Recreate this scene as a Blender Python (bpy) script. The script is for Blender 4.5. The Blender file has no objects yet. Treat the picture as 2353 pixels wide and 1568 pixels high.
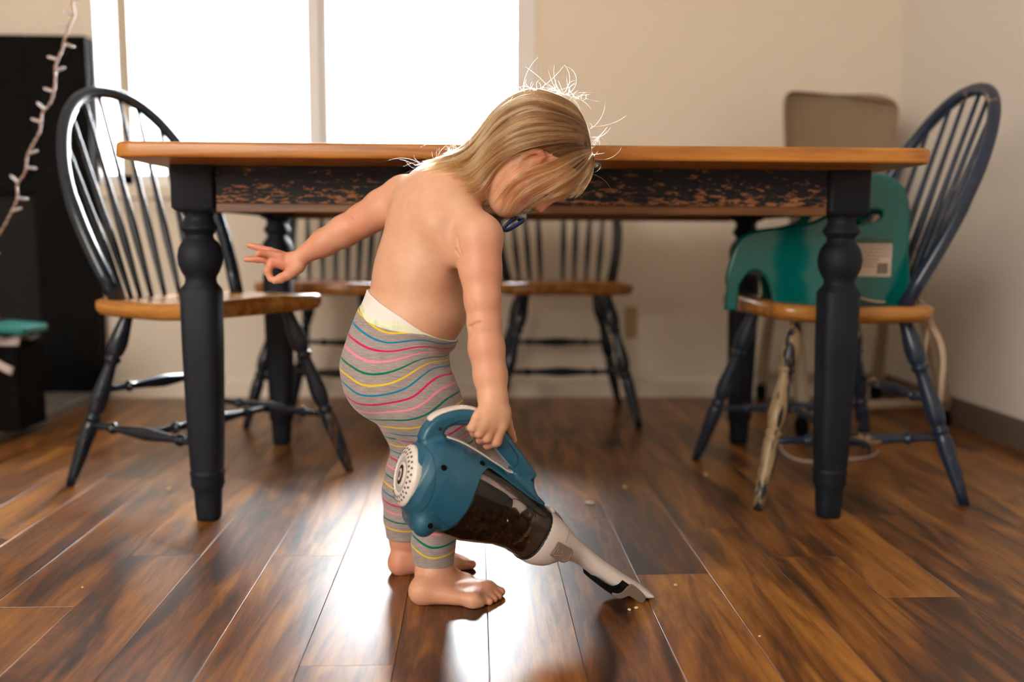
import bpy, bmesh, math, random
import numpy as np
from mathutils import Vector, Matrix
random.seed(7); RNG = np.random.default_rng(7)
SC = bpy.context.scene; COL = SC.collection

# ------------------------------------------------------------------ camera
F, YAW, PITCH, ROLL, CH = 2072.885, 0.04216, 0.1165, 0.00569, 0.58892
def cam_axes():
    cy, sy, cp, sp = math.cos(YAW), math.sin(YAW), math.cos(PITCH), math.sin(PITCH)
    f = Vector((sy*cp, cy*cp, -sp)); r = Vector((cy, -sy, 0)); u = r.cross(f)
    cr, sr = math.cos(ROLL), math.sin(ROLL)
    return cr*r + sr*u, -sr*r + cr*u, f
CR, CU, CF = cam_axes()
cam_data = bpy.data.cameras.new('camera'); cam = bpy.data.objects.new('camera', cam_data); COL.objects.link(cam)
M = Matrix.Identity(4)
for i, a in enumerate((CR, CU, -CF)):
    for j in range(3): M[j][i] = a[j]
M.translation = (0, 0, CH); cam.matrix_world = M
cam_data.sensor_width = 36; cam_data.lens = F*36/2353; cam_data.clip_start = .02
cam_data.dof.use_dof = True; cam_data.dof.focus_distance = 1.42; cam_data.dof.aperture_fstop = 1.6
SC.camera = cam
def ray(u, v): return (CR*((u-1176.5)/F) - CU*((v-784)/F) + CF)
def at(u, v, Y):
    d = ray(u, v); return Vector((0, 0, CH)) + d*(Y/d.y)
def fl(u, v, z=0.0):
    d = ray(u, v); return Vector((0, 0, CH)) + d*((z-CH)/d.z)
def zat(v, Y, u=1176): return at(u, v, Y).z

# ------------------------------------------------------------------ world, lights, exposure
SC.view_settings.view_transform = 'Standard'; SC.view_settings.look = 'None'
SC.view_settings.exposure = 0.18; SC.view_settings.gamma = 1.0; SC.view_settings.use_curve_mapping = False
w = bpy.data.worlds.new('sky'); SC.world = w; w.use_nodes = True
nt = w.node_tree; bg = nt.nodes['Background']
bg.inputs[0].default_value = (.93, .97, 1, 1); bg.inputs[1].default_value = 92.0
def area(name, loc, target, sx, sy, power, col):
    l = bpy.data.lights.new(name, 'AREA'); l.shape = 'RECTANGLE'; l.size = sx; l.size_y = sy; l.energy = power; l.color = col
    o = bpy.data.objects.new(name, l); COL.objects.link(o); o.location = loc
    o.rotation_euler = (Vector(target)-Vector(loc)).to_track_quat('-Z', 'Y').to_euler(); return o
area('assumed_fill_light', (-1.75, -1.2, 1.6), (.3, 2.0, .5), 1.6, 1.2, 72, (1, .93, .84))  # added fill lamp behind the camera, at left; assumed source, no window built

# ------------------------------------------------------------------ materials
def mat(name, base=(.5,.5,.5), rough=.5, spec=.5, metal=0, **k):
    m = bpy.data.materials.new(name); m.use_nodes = True
    b = m.node_tree.nodes['Principled BSDF']
    b.inputs['Base Color'].default_value = (*base, 1); b.inputs['Roughness'].default_value = rough
    b.inputs['Specular IOR Level'].default_value = spec; b.inputs['Metallic'].default_value = metal
    for kk, vv in k.items(): b.inputs[kk.replace('_', ' ')].default_value = vv
    return m
class NT:
    def __init__(s, m): s.t = m.node_tree; s.b = s.t.nodes['Principled BSDF']
    def n(s, typ, **k):
        x = s.t.nodes.new(typ)
        for kk, vv in k.items(): setattr(x, kk, vv)
        return x
    def l(s, a, b): s.t.links.new(a, b)
    def noise(s, scale, vec=None, detail=4, rough=.5, dist=0):
        x = s.n('ShaderNodeTexNoise'); x.inputs['Scale'].default_value = scale; x.inputs['Detail'].default_value = detail
        x.inputs['Roughness'].default_value = rough; x.inputs['Distortion'].default_value = dist
        if vec is not None: s.l(vec, x.inputs['Vector'])
        return x.outputs['Fac']
    def coord(s, kind='Object', scale=(1,1,1), loc=None):
        c = s.n('ShaderNodeTexCoord').outputs[kind]; mp = s.n('ShaderNodeMapping'); mp.inputs['Scale'].default_value = scale
        s.l(c, mp.inputs['Vector'])
        if loc is not None: s.l(loc, mp.inputs['Location'])
        return mp.outputs[0]
    def ramp(s, fac, stops, interp='LINEAR'):
        r = s.n('ShaderNodeValToRGB'); e = r.color_ramp.elements; r.color_ramp.interpolation = interp
        while len(e) < len(stops): e.new(.5)
        for i, (p, c) in enumerate(stops): e[i].position = p; e[i].color = (*c, 1) if len(c) == 3 else c
        s.l(fac, r.inputs[0]); return r.outputs[0]
    def mix(s, fac, a, b, mode='MIX'):
        x = s.n('ShaderNodeMix', data_type='RGBA', blend_type=mode)
        for sock, val in ((x.inputs[0], fac), (x.inputs[6], a), (x.inputs[7], b)):
            if hasattr(val, 'links'): s.l(val, sock)
            elif isinstance(val, (int, float)): sock.default_value = val
            else: sock.default_value = (*val, 1)
        return x.outputs[2]
    def math(s, op, a, b=0.0):
        x = s.n('ShaderNodeMath', operation=op)
        for sock, val in ((x.inputs[0], a), (x.inputs[1], b)):
            if hasattr(val, 'links'): s.l(val, sock)
            else: sock.default_value = val
        return x.outputs[0]
    def bump(s, h, strength=.2, dist=.002):
        x = s.n('ShaderNodeBump'); x.inputs['Strength'].default_value = strength; x.inputs['Distance'].default_value = dist
        s.l(h, x.inputs['Height']); s.l(x.outputs[0], s.b.inputs['Normal'])
    def base(s, c): s.l(c, s.b.inputs['Base Color'])
    def rough(s, c): s.l(c, s.b.inputs['Roughness'])

def m_wood(name, dark, mid, light, axis='x', rough=.35, sc=1.0, spec=.5, coat=0):
    m = mat(name, mid, rough, spec, Coat_Weight=coat, Coat_Roughness=.15); n = NT(m)
    s = {'x': (1.2, 14, 14), 'y': (14, 1.2, 14), 'z': (14, 14, 1.2)}[axis]
    info = n.n('ShaderNodeObjectInfo').outputs['Random']
    sc3 = n.n('ShaderNodeVectorMath', operation='SCALE'); sc3.inputs[0].default_value = (13, 7, 5); n.l(info, sc3.inputs['Scale'])
    v = n.coord('Object', tuple(a*sc for a in s), sc3.outputs[0])
    f = n.noise(2.2, v, 6, .6, 1.2)
    c = n.ramp(f, [(.3, dark), (.5, mid), (.72, light)]); n.base(c)
    n.bump(n.noise(9, v, 3), .12, .001)
    return m
def m_paint(name, base, wear, amount=.62, rough=.38, zgrad=None, sc=1.0, stretch=(1, 1, 1)):
    """satin paint rubbed through to wood in patches"""
    m = mat(name, base, rough, .3 if rough > .45 else .5); n = NT(m)
    v = n.coord('Object', tuple(a*sc for a in stretch))
    f = n.noise(14, v, 8, .68, .6)
    if zgrad:   # more wear towards a low edge of the part
        sep = n.n('ShaderNodeSeparateXYZ'); n.l(n.coord('Object'), sep.inputs[0])
        g = n.n('ShaderNodeMapRange'); g.inputs['From Min'].default_value = zgrad[0]; g.inputs['From Max'].default_value = zgrad[1]
        g.inputs['To Min'].default_value = zgrad[2]; g.inputs['To Max'].default_value = 0
        n.l(sep.outputs[2], g.inputs['Value']); f = n.math('ADD', f, g.outputs[0])
    k = n.ramp(f, [(amount, (0, 0, 0)), (amount+.04, (1, 1, 1))])
    c2 = n.mix(n.noise(40, v, 3), base, tuple(min(1, b*1.5) for b in base))
    n.base(n.mix(k, c2, wear)); n.bump(n.noise(60, v, 4), .08, .001)
    return m
MT = {}
MT['wall'] = mat('wall_paint', (.79, .71, .59), .75, .3); _n = NT(MT['wall']); _n.bump(_n.noise(160, _n.coord(), 3), .05, .001)
MT['wallr'] = mat('wall_paint_right', (.78, .74, .68), .7, .3)
MT['ceil'] = mat('ceiling_paint', (.8, .76, .7), .9, .2)
MT['trim'] = mat('white_trim_paint', (.72, .68, .63), .45, .5)
MT['vinyl'] = mat('white_vinyl', (.78, .78, .78), .4, .5)
MT['navy'] = m_paint('navy_paint', (.004, .010, .020), (.22, .10, .035), .70, .24)
MT['navybrown'] = m_paint('navy_rubbed_paint', (.004, .010, .020), (.13, .075, .03), .54, .3, None, .6, (1, 1, .4))
MT['navyleg'] = m_paint('navy_table_paint', (.0035, .006, .012), (.2, .09, .035), .74, .62)
MT['navyr'] = m_paint('navy_worn_paint', (.010, .020, .042), (.33, .22, .11), .60, .3, None, .8)
MT['tan'] = m_paint('worn_leg_paint', (.26, .18, .095), (.010, .013, .022), .485, .4, None, .8, (1.3, 1.3, .3))
MT['apron'] = m_paint('rubbed_apron_paint', (.008, .009, .014), (.34, .145, .055), .60, .6, (.645, .70, .13), 2.2, (1.3, 1, 5))
MT['apronrim'] = m_wood('apron_edge_wood', (.06, .02, .005), (.14, .05, .012), (.22, .09, .02), 'x', .4)
MT['top'] = m_wood('table_top_wood', (.20, .065, .010), (.42, .16, .022), (.58, .25, .045), 'x', .35)
MT['seat'] = m_wood('seat_wood', (.20, .075, .015), (.40, .17, .035), (.55, .26, .06), 'x', .22)
MT['black'] = mat('black_stove_metal', (.003, .003, .003), .9, .15)

# ------------------------------------------------------------------ mesh helpers
def link(o, parent=None):
    COL.objects.link(o)
    if parent is not None: o.parent = parent
    return o
def tag(o, label=None, category=None, group=None, kind=None):
    for k, v in (('label', label), ("category", category), ('group', group), ('kind', kind)):
        if v: o[k] = v
    return o
def empty(name, loc=(0, 0, 0), rz=0, **k):
    o = bpy.data.objects.new(name, None); o.location = loc; o.rotation_euler = (0, 0, rz); o.empty_display_size = .1
    link(o); return tag(o, **k)
def obj(name, bm, m, parent=None, smooth=True, bev=0, seg=2, sub=0, **k):
    me = bpy.data.meshes.new(name)
    if isinstance(bm, bmesh.types.BMesh):
        bmesh.ops.recalc_face_normals(bm, faces=bm.faces[:]); bm.to_mesh(me); bm.free()
    else:
        V, Fc = bm
        me.from_pydata([tuple(map(float, x)) for x in V], [], [tuple(int(i) for i in f) for f in Fc]); me.update()
        b2 = bmesh.new(); b2.from_mesh(me); bmesh.ops.recalc_face_normals(b2, faces=b2.faces[:]); b2.to_mesh(me); b2.free()
    o = bpy.data.objects.new(name, me); link(o, parent)
    for x in (m if isinstance(m, (list, tuple)) else [m]): me.materials.append(x)
    if smooth: me.shade_smooth()
    if bev:
        md = o.modifiers.new('bevel', 'BEVEL'); md.width = bev; md.segments = seg; md.limit_method = 'ANGLE'; md.angle_limit = .6
        md.harden_normals = True
    if sub:
        md = o.modifiers.new('sub', 'SUBSURF'); md.levels = sub; md.render_levels = sub
    return tag(o, **k)
def box(bm, x0, x1, y0, y1, z0, z1):
    vs = [bm.verts.new((x, y, z)) for x in (x0, x1) for y in (y0, y1) for z in (z0, z1)]
    for f in ((0,1,3,2), (4,6,7,5), (0,4,5,1), (2,3,7,6), (0,2,6,4), (1,5,7,3)): bm.faces.new([vs[i] for i in f])
def boxo(name, b, m, parent=None, bev=.002, **k):
    bm = bmesh.new(); box(bm, *b); return obj(name, bm, m, parent, False, bev, 2, **k)
def catmull(P, n=8, closed=False):
    P = [np.array(p, float) for p in P]; out = []; N = len(P)
    for i in range(N if closed else N-1):
        p0 = P[(i-1) % N] if closed or i > 0 else 2*P[0]-P[1]
        p1 = P[i]; p2 = P[(i+1) % N]
        p3 = P[(i+2) % N] if closed or i+2 < N else 2*P[-1]-P[-2]
        for j in range(n):
            t = j/n
            out.append(.5*((2*p1) + (-p0+p2)*t + (2*p0-5*p1+4*p2-p3)*t*t + (-p0+3*p1-3*p2+p3)*t**3))
    if not closed: out.append(P[-1])
    return out
def frames(P):
    P = [Vector(p) for p in P]; T = []
    for i in range(len(P)):
        a = P[max(0, i-1)]; b = P[min(len(P)-1, i+1)]; T.append((b-a).normalized())
    up = Vector((0, 0, 1)) if abs(T[0].z) < .9 else Vector((1, 0, 0))
    N = []; n = T[0].cross(up).normalized()
    for t in T:
        n = (n - t*n.dot(t)).normalized(); N.append(n)
    return P, T, N
def tube(P, R, seg=10, exp=2.0, asp=1.0, bm=None, closed=False, n0=None):
    """swept section; R radius or list; asp = second-axis ratio; exp = superellipse exponent"""
    own = bm is None
    if own: bm = bmesh.new()
    P, T, N = frames(P)
    if n0 is not None:
        N = []; n = Vector(n0)
        for t in T: n = (Vector(n0) - t*Vector(n0).dot(t)).normalized(); N.append(n)
    if not hasattr(R, '__len__'): R = [R]*len(P)
    rings = []
    for p, t, n, r in zip(P, T, N, R):
        b = t.cross(n); ring = []
        for k in range(seg):
            a = 2*math.pi*(k+.5)/seg; c, s = math.cos(a), math.sin(a)
            cc = math.copysign(abs(c)**(2/exp), c); ss = math.copysign(abs(s)**(2/exp), s)
            ring.append(bm.verts.new(p + n*(r*cc) + b*(r*asp*ss)))
        rings.append(ring)
    m = len(rings)
    for i in range(m if closed else m-1):
        A, B = rings[i], rings[(i+1) % m]
        for k in range(seg): bm.faces.new((A[k], A[(k+1) % seg], B[(k+1) % seg], B[k]))
    if not closed: bm.faces.new(rings[0]); bm.faces.new(rings[-1])
    return bm
def lathe_along(a, b, prof, seg=14, exps=None):
    """prof: (t, r) along a->b"""
    a, b = Vector(a), Vector(b); pts = [a+(b-a)*t for t, r in prof]
    bm = bmesh.new(); d = (b-a).normalized(); n = d.cross(Vector((0, 1, 0)) if abs(d.y) < .9 else Vector((1, 0, 0))).normalized(); c = d.cross(n)
    rings = []
    for i, (t, r) in enumerate(prof):
        e = exps[i] if exps else 2.0; ring = []
        for k in range(seg):
            an = 2*math.pi*(k+.5)/seg; x, y = math.cos(an), math.sin(an)
            x = math.copysign(abs(x)**(2/e), x); y = math.copysign(abs(y)**(2/e), y)
            ring.append(bm.verts.new(pts[i] + n*(r*x) + c*(r*y)))
        rings.append(ring)
    for A, B in zip(rings, rings[1:]):
        for k in range(seg): bm.faces.new((A[k], A[(k+1) % seg], B[(k+1) % seg], B[k]))
    bm.faces.new(rings[0]); bm.faces.new(rings[-1]); return bm
def smoothprof(pr, n=3):
    return [(float(p[0]), float(p[1])) for p in catmull(pr, n)]
def panel(outline, holes, th, bev=.002, res=2):
    """flat plate in local XY with holes, thickness th, as a mesh"""
    cu = bpy.data.curves.new('plate', 'CURVE'); cu.dimensions = '2D'; cu.fill_mode = 'BOTH'; cu.extrude = th/2-bev; cu.bevel_depth = bev; cu.bevel_resolution = res
    for pts in [outline]+list(holes):
        s = cu.splines.new('POLY'); s.points.add(len(pts)-1); s.use_cyclic_u = True
        for i, p in enumerate(pts): s.points[i].co = (p[0], p[1], 0, 1)
    o = bpy.data.objects.new('plate', cu); COL.objects.link(o)
    me = bpy.data.meshes.new_from_object(o.evaluated_get(bpy.context.evaluated_depsgraph_get()))
    bpy.data.objects.remove(o); bpy.data.curves.remove(cu)
    bm = bmesh.new(); bm.from_mesh(me); bpy.data.meshes.remove(me)
    bmesh.ops.remove_doubles(bm, verts=bm.verts[:], dist=1e-5)
    return bm
def copy_tree(o, parent=None):
    c = o.copy(); COL.objects.link(c); c.parent = parent
    for ch in list(o.children): copy_tree(ch, c)
    return c
# ------------------------------------------------------------------ room shell
BW, RW, LW, FW, CZ = 3.27, 1.53, -2.6, -1.7, 2.42
WX0, WX1, WZ0, WZ1 = -1.315, .228, .755, 2.02     # window opening
# planks: the floor slab below, then each board
MT['sub'] = mat('floor_joint_filler', (.30, .17, .11), .6, .4)
slab = boxo('floor', (LW-.1, RW+.1, FW-.1, BW+.1, -.06, -.0035), MT['sub'], bev=0, kind='structure')
mp = mat('laminate_plank', (.2, .08, .03), .3, .9, Coat_Weight=.0); n = NT(mp)
info = n.n('ShaderNodeObjectInfo').outputs['Random']
vs = n.n('ShaderNodeVectorMath', operation='SCALE'); vs.inputs[0].default_value = (17, 31, 0); n.l(info, vs.inputs['Scale'])
v1 = n.coord('Object', (11, 1.5, 1), vs.outputs[0]); v2 = n.coord('Object', (60, 3.0, 1), vs.outputs[0]); v3 = n.coord('Object', (4.5, 1.1, 1), vs.outputs[0])
f1 = n.noise(1.3, v1, 7, .66, 1.1); f2 = n.noise(1.5, v2, 5, .7, .5); f3 = n.noise(1.2, v3, 3, .5, .8)
ff = n.math('ADD', n.math('MULTIPLY', f1, .62), n.math('ADD', n.math('MULTIPLY', f2, .22), n.math('MULTIPLY', f3, .16)))
ff = n.math('ADD', ff, n.math('MULTIPLY', n.math('SUBTRACT', info, .5), .07))
c = n.ramp(ff, [(.36, (.012, .005, .002)), (.43, (.055, .019, .005)), (.485, (.145, .050, .009)), (.55, (.28, .11, .018)), (.65, (.44, .195, .036))])
n.base(c)
rr = n.n('ShaderNodeMapRange'); rr.inputs['To Min'].default_value = .30; rr.inputs['To Max'].default_value = .38
n.l(n.noise(3.2, n.coord('Object', (3, 1, 1), vs.outputs[0]), 4), rr.inputs['Value']); n.rough(rr.outputs[0])
n.bump(f2, .07, .001)
MT['plank'] = mp
PW, PX0 = .13059, -.37067
joints = {0: [fl(700, 1278).y], 1: [fl(790, 1530).y], -2: [fl(400, 1277).y], 5: [fl(1540, 1320).y], 7: [fl(1900, 1280).y], 3: [fl(1200, 1240).y+.6], 2: [.75], 4: [.62], 6: [.55]}
PL = 1.21
meshes = {}
k = math.floor((LW-PX0)/PW)-1
while PX0+k*PW < RW:
    x0 = PX0+k*PW; x1 = x0+PW
    j = joints.get(k, [.3+((k*37) % 11)/11*PL])[0]
    ys = []; y = j
    while y > FW: y -= PL
    while y < BW: ys.append(y); y += PL
    ys.append(y)
    for a, b in zip(ys, ys[1:]):
        a2, b2 = max(a, FW), min(b, BW); xa, xb = max(x0, LW), min(x1, RW)
        if b2-a2 < .01 or xb-xa < .01: continue
        key = (round(xb-xa, 4), round(b2-a2, 4))
        if key not in meshes:
            bm = bmesh.new(); hx, hy = (xb-xa)/2-.0003, (b2-a2)/2-.0002
            zt, zb, cbv = 0, -.006, .0007
            R = [[bm.verts.new((sx*(hx-i), sy*(hy-i*.7), z)) for sx, sy in ((-1,-1),(1,-1),(1,1),(-1,1))] for i, z in ((0, zb), (0, zt-.0006), (cbv*.45, zt-.00018), (cbv, zt))]
            for A, B in zip(R, R[1:]):
                for q in range(4): bm.faces.new((A[q], A[(q+1) % 4], B[(q+1) % 4], B[q]))
            bm.faces.new(R[-1]); bm.faces.new(R[0])
            o = obj('plank', bm, MT['plank'], slab, False); meshes[key] = o.data
        else:
            o = bpy.data.objects.new('plank', meshes[key]); link(o, slab)
        o.location = ((xa+xb)/2, (a2+b2)/2, 0)
    k += 1
# walls
def wall_bm(x0, x1, z0, z1, y0, y1, hole):
    bm = bmesh.new(); hx0, hx1, hz0, hz1 = hole
    for b in ((x0, hx0, z0, z1), (hx1, x1, z0, z1), (hx0, hx1, z0, hz0), (hx0, hx1, hz1, z1)): box(bm, b[0], b[1], y0, y1, b[2], b[3])
    return bm
obj('wall_back', wall_bm(LW, RW, 0, CZ, BW, BW+.14, (WX0, WX1, WZ0, WZ1)), MT['wall'], None, False, kind='structure')
boxo('wall_right', (RW, RW+.1, FW, BW+.14, 0, CZ), MT['wallr'], bev=0, kind='structure')
boxo('wall_left', (LW-.1, LW, FW, BW+.14, 0, CZ), MT['wall'], bev=0, kind='structure')
boxo('wall_front', (LW-.1, RW+.1, FW-.1, FW, 0, CZ), MT['wall'], bev=0, kind='structure')
boxo('ceiling', (LW-.1, RW+.1, FW-.1, BW+.14, CZ, CZ+.1), MT['ceil'], bev=0, kind='structure')
def base_profile(h, d): return [(0, 0), (d, 0), (d, h*.8), (d*.55, h*.9), (d*.4, h), (0, h)]
bm = bmesh.new()
for x in (LW, RW): 
    pass
def extr(prof, fn, a, b):
    bm = bmesh.new(); A = [bm.verts.new(fn(p, a)) for p in prof]; B = [bm.verts.new(fn(p, b)) for p in prof]
    m = len(prof)
    for i in range(m): bm.faces.new((A[i], A[(i+1) % m], B[(i+1) % m], B[i]))
    bm.faces.new(A); bm.faces.new(B); return bm
obj('baseboard_back', extr(base_profile(.072, .014), lambda p, t: (t, BW-p[0], p[1]), LW, RW), MT['wall'], None, False, kind='structure')
MT['baser'] = mat('brown_vinyl_base', (.13, .095, .07), .6, .4)
obj('baseboard_right', extr(base_profile(.085, .008), lambda p, t: (RW-p[0], t, p[1]), FW, BW-.014), MT['baser'], None, False, kind='structure')
# window: frame, mullion, sashes, panes, sill, casing
gm = bpy.data.materials.new('window_glass'); gm.use_nodes = True; t = gm.node_tree; t.nodes.clear()
o_ = t.nodes.new('ShaderNodeOutputMaterial'); mx = t.nodes.new('ShaderNodeMixShader'); tr = t.nodes.new('ShaderNodeBsdfTransparent'); gl = t.nodes.new('ShaderNodeBsdfGlossy')
gl.inputs['Roughness'].default_value = .02; fr = t.nodes.new('ShaderNodeFresnel'); fr.inputs[0].default_value = 1.45
t.links.new(fr.outputs[0], mx.inputs[0]); t.links.new(tr.outputs[0], mx.inputs[1]); t.links.new(gl.outputs[0], mx.inputs[2]); t.links.new(mx.outputs[0], o_.inputs[0])
MT['glass'] = gm
win = empty('window_1', ((WX0+WX1)/2, BW+.07, WZ0), kind='structure')
def W(name, b, m, bev=.003, **k):
    cx, cy, cz = win.location; return boxo(name, (b[0]-cx, b[1]-cx, b[2]-cy, b[3]-cy, b[4]-cz, b[5]-cz), m, win, bev, **k)
y0, y1 = BW+.055, BW+.11
fw = .045
GL0, GL1, MX0, MX1 = -1.215, WX1-fw+.0, -.592, -.520
GR = .148
W('jamb', (WX0, WX0+.010, BW-.012, BW+.13, WZ0, WZ1), MT['vinyl'])
W('pane', (WX0+.008, GL0-.038, y0+.02, y0+.024, WZ0+.04, WZ1-.045), bpy.data.materials.get('window_glass') or MT['vinyl'], 0)
W('jamb', (WX1-.012, WX1, BW, BW+.13, WZ0, WZ1), MT['wall'])
W('window_frame', (GL0-.042, GL0, y0, y1, WZ0, WZ1), mat('tan_jamb_paint', (.50, .42, .31), .5))
W('window_frame', (GR, WX1-.012, y0, y1, WZ0, WZ1), MT['vinyl'])
W('window_frame', (WX0+.008, GR, y0, y1, WZ0, WZ0+.045), MT['vinyl'])
W('window_frame', (WX0+.008, GR, y0, y1, WZ1-.05, WZ1), MT['vinyl'])
W('mullion', (MX0, MX0+.047, y0-.02, y1, WZ0+.02, WZ1-.04), MT['vinyl'])
W('mullion', (MX0+.047, MX1, y0, y1, WZ0+.02, WZ1-.04), MT['vinyl'])
W('pane', (GL0-.005, MX0+.005, y0+.02, y0+.024, WZ0+.04, WZ1-.045), gm, 0)
W('pane', (MX1-.005, GR+.005, y0+.02, y0+.024, WZ0+.04, WZ1-.045), gm, 0)
W('window_sill', (WX0-.0, WX1+.0, BW-.035, BW+.06, WZ0-.045, WZ0+.002), MT['wall'], .006)
W('window_apron', (WX0+.0, WX1-.0, BW-.012, BW, WZ0-.085, WZ0-.045), MT['wall'], .003)
# dark grey block added outside to dim the sky through the left pane
boxo('sky_blocker', (-7, -1.25, 4.7, 9, -.4, 6), mat('blocker_grey', (.10, .105, .11), .9), bev=0, kind='structure')
boxo('exterior_ground', (-30, 30, BW+.3, 40, -.6, -.4), mat('outdoor_snow', (.75, .77, .8), .9), bev=0, kind='structure')
# small brass wall plate behind the middle chair
p = at(1450, 742, BW)
t_ = boxo('outlet_plate', (p.x-.022, p.x+.022, BW-.006, BW, p.z-.058, p.z+.058), mat('ochre_plate', (.42, .30, .13), .5), bev=.002, label='ochre coloured outlet plate on the back wall behind the middle chair', category='outlet')

# ------------------------------------------------------------------ dining table
TX, TY, TPHI, LA, LB, TA, TB, TTH, TZB = .10396, 2.17967, -.01172, .65077, .34081, .73046, .54465, .0275, .637
table = empty('dining_table', (TX, TY, 0), TPHI, label='long farmhouse dining table with honey wood top and worn navy base', category='table')
def rr_outline(a, b, r, n=5):
    out = []
    for sx, sy, a0 in ((1, 1, 0), (-1, 1, 90), (-1, -1, 180), (1, -1, 270)):
        for i in range(n+1):
            t = math.radians(a0+90*i/n); out.append((sx*(a-r)+r*math.cos(t), sy*(b-r)+r*math.sin(t)))
    return out
bm = panel(rr_outline(TA, TB, .03), [], TTH, .006, 3); bmesh.ops.translate(bm, vec=(0, 0, .75-TTH/2), verts=bm.verts[:])
obj('tabletop', bm, MT['top'], table, False)
hb = .043
# profile of a turned leg: (z, r, exponent)
LEGP = [(.7225, hb, 9), (.640, hb, 9), (.634, hb*.9, 6), (.630, .031, 2), (.622, .027, 2), (.613, .029, 2), (.605, .0355, 2), (.598, .0365, 2), (.591, .030, 2), (.586, .027, 2),
        (.580, .028, 2), (.572, .035, 2), (.560, .041, 2), (.543, .044, 2), (.527, .0425, 2), (.513, .037, 2), (.503, .031, 2), (.497, .030, 2), (.490, .031, 2.2), (.480, .037, 3), (.474, .039, 3.4),
        (.35, .0378, 3.4), (.2, .0345, 3.4), (.112, .0315, 3.2), (.106, .0315, 2.4), (.103, .0345, 2), (.098, .0355, 2), (.093, .034, 2), (.088, .0335, 2), (.075, .034, 2), (.066, .030, 2), (.060, .0275, 2.4), (.03, .026, 2.6), (.004, .024, 2.6), (0, .022, 2.6)]
for sx, sy in ((-1, -1), (1, -1), (-1, 1), (1, 1)):
    bm = lathe_along((sx*LA, sy*LB, 0), (sx*LA, sy*LB, 1), [(z, r) for z, r, e in LEGP], 32, [e for z, r, e in LEGP])
    # square block edges: rotate so flats face out
    bmesh.ops.recalc_face_normals(bm, faces=bm.faces[:])
    o = obj('leg', bm, MT['navyleg'], table, True)
    md = o.modifiers.new('es', 'EDGE_SPLIT'); md.split_angle = .7
ay = LB+.018
for sy in (-1, 1):
    bm = bmesh.new(); box(bm, -LA+hb, LA-hb, sy*ay-.011, sy*ay+.011, TZB+.012, .7225); obj('apron', bm, MT['apron'], table, False, .001)
    bm = bmesh.new(); box(bm, -LA+hb, LA-hb, sy*ay-.014, sy*ay+.014, TZB-.006, TZB+.0125); obj('apron_edge', bm, MT['apronrim'], table, False, .003)
for sx in (-1, 1):
    bm = bmesh.new(); box(bm, sx*(LA+.018)-.011, sx*(LA+.018)+.011, -LB+hb, LB-hb, TZB, .7225); obj('apron', bm, MT['navyleg'], table, False, .001)

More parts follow.
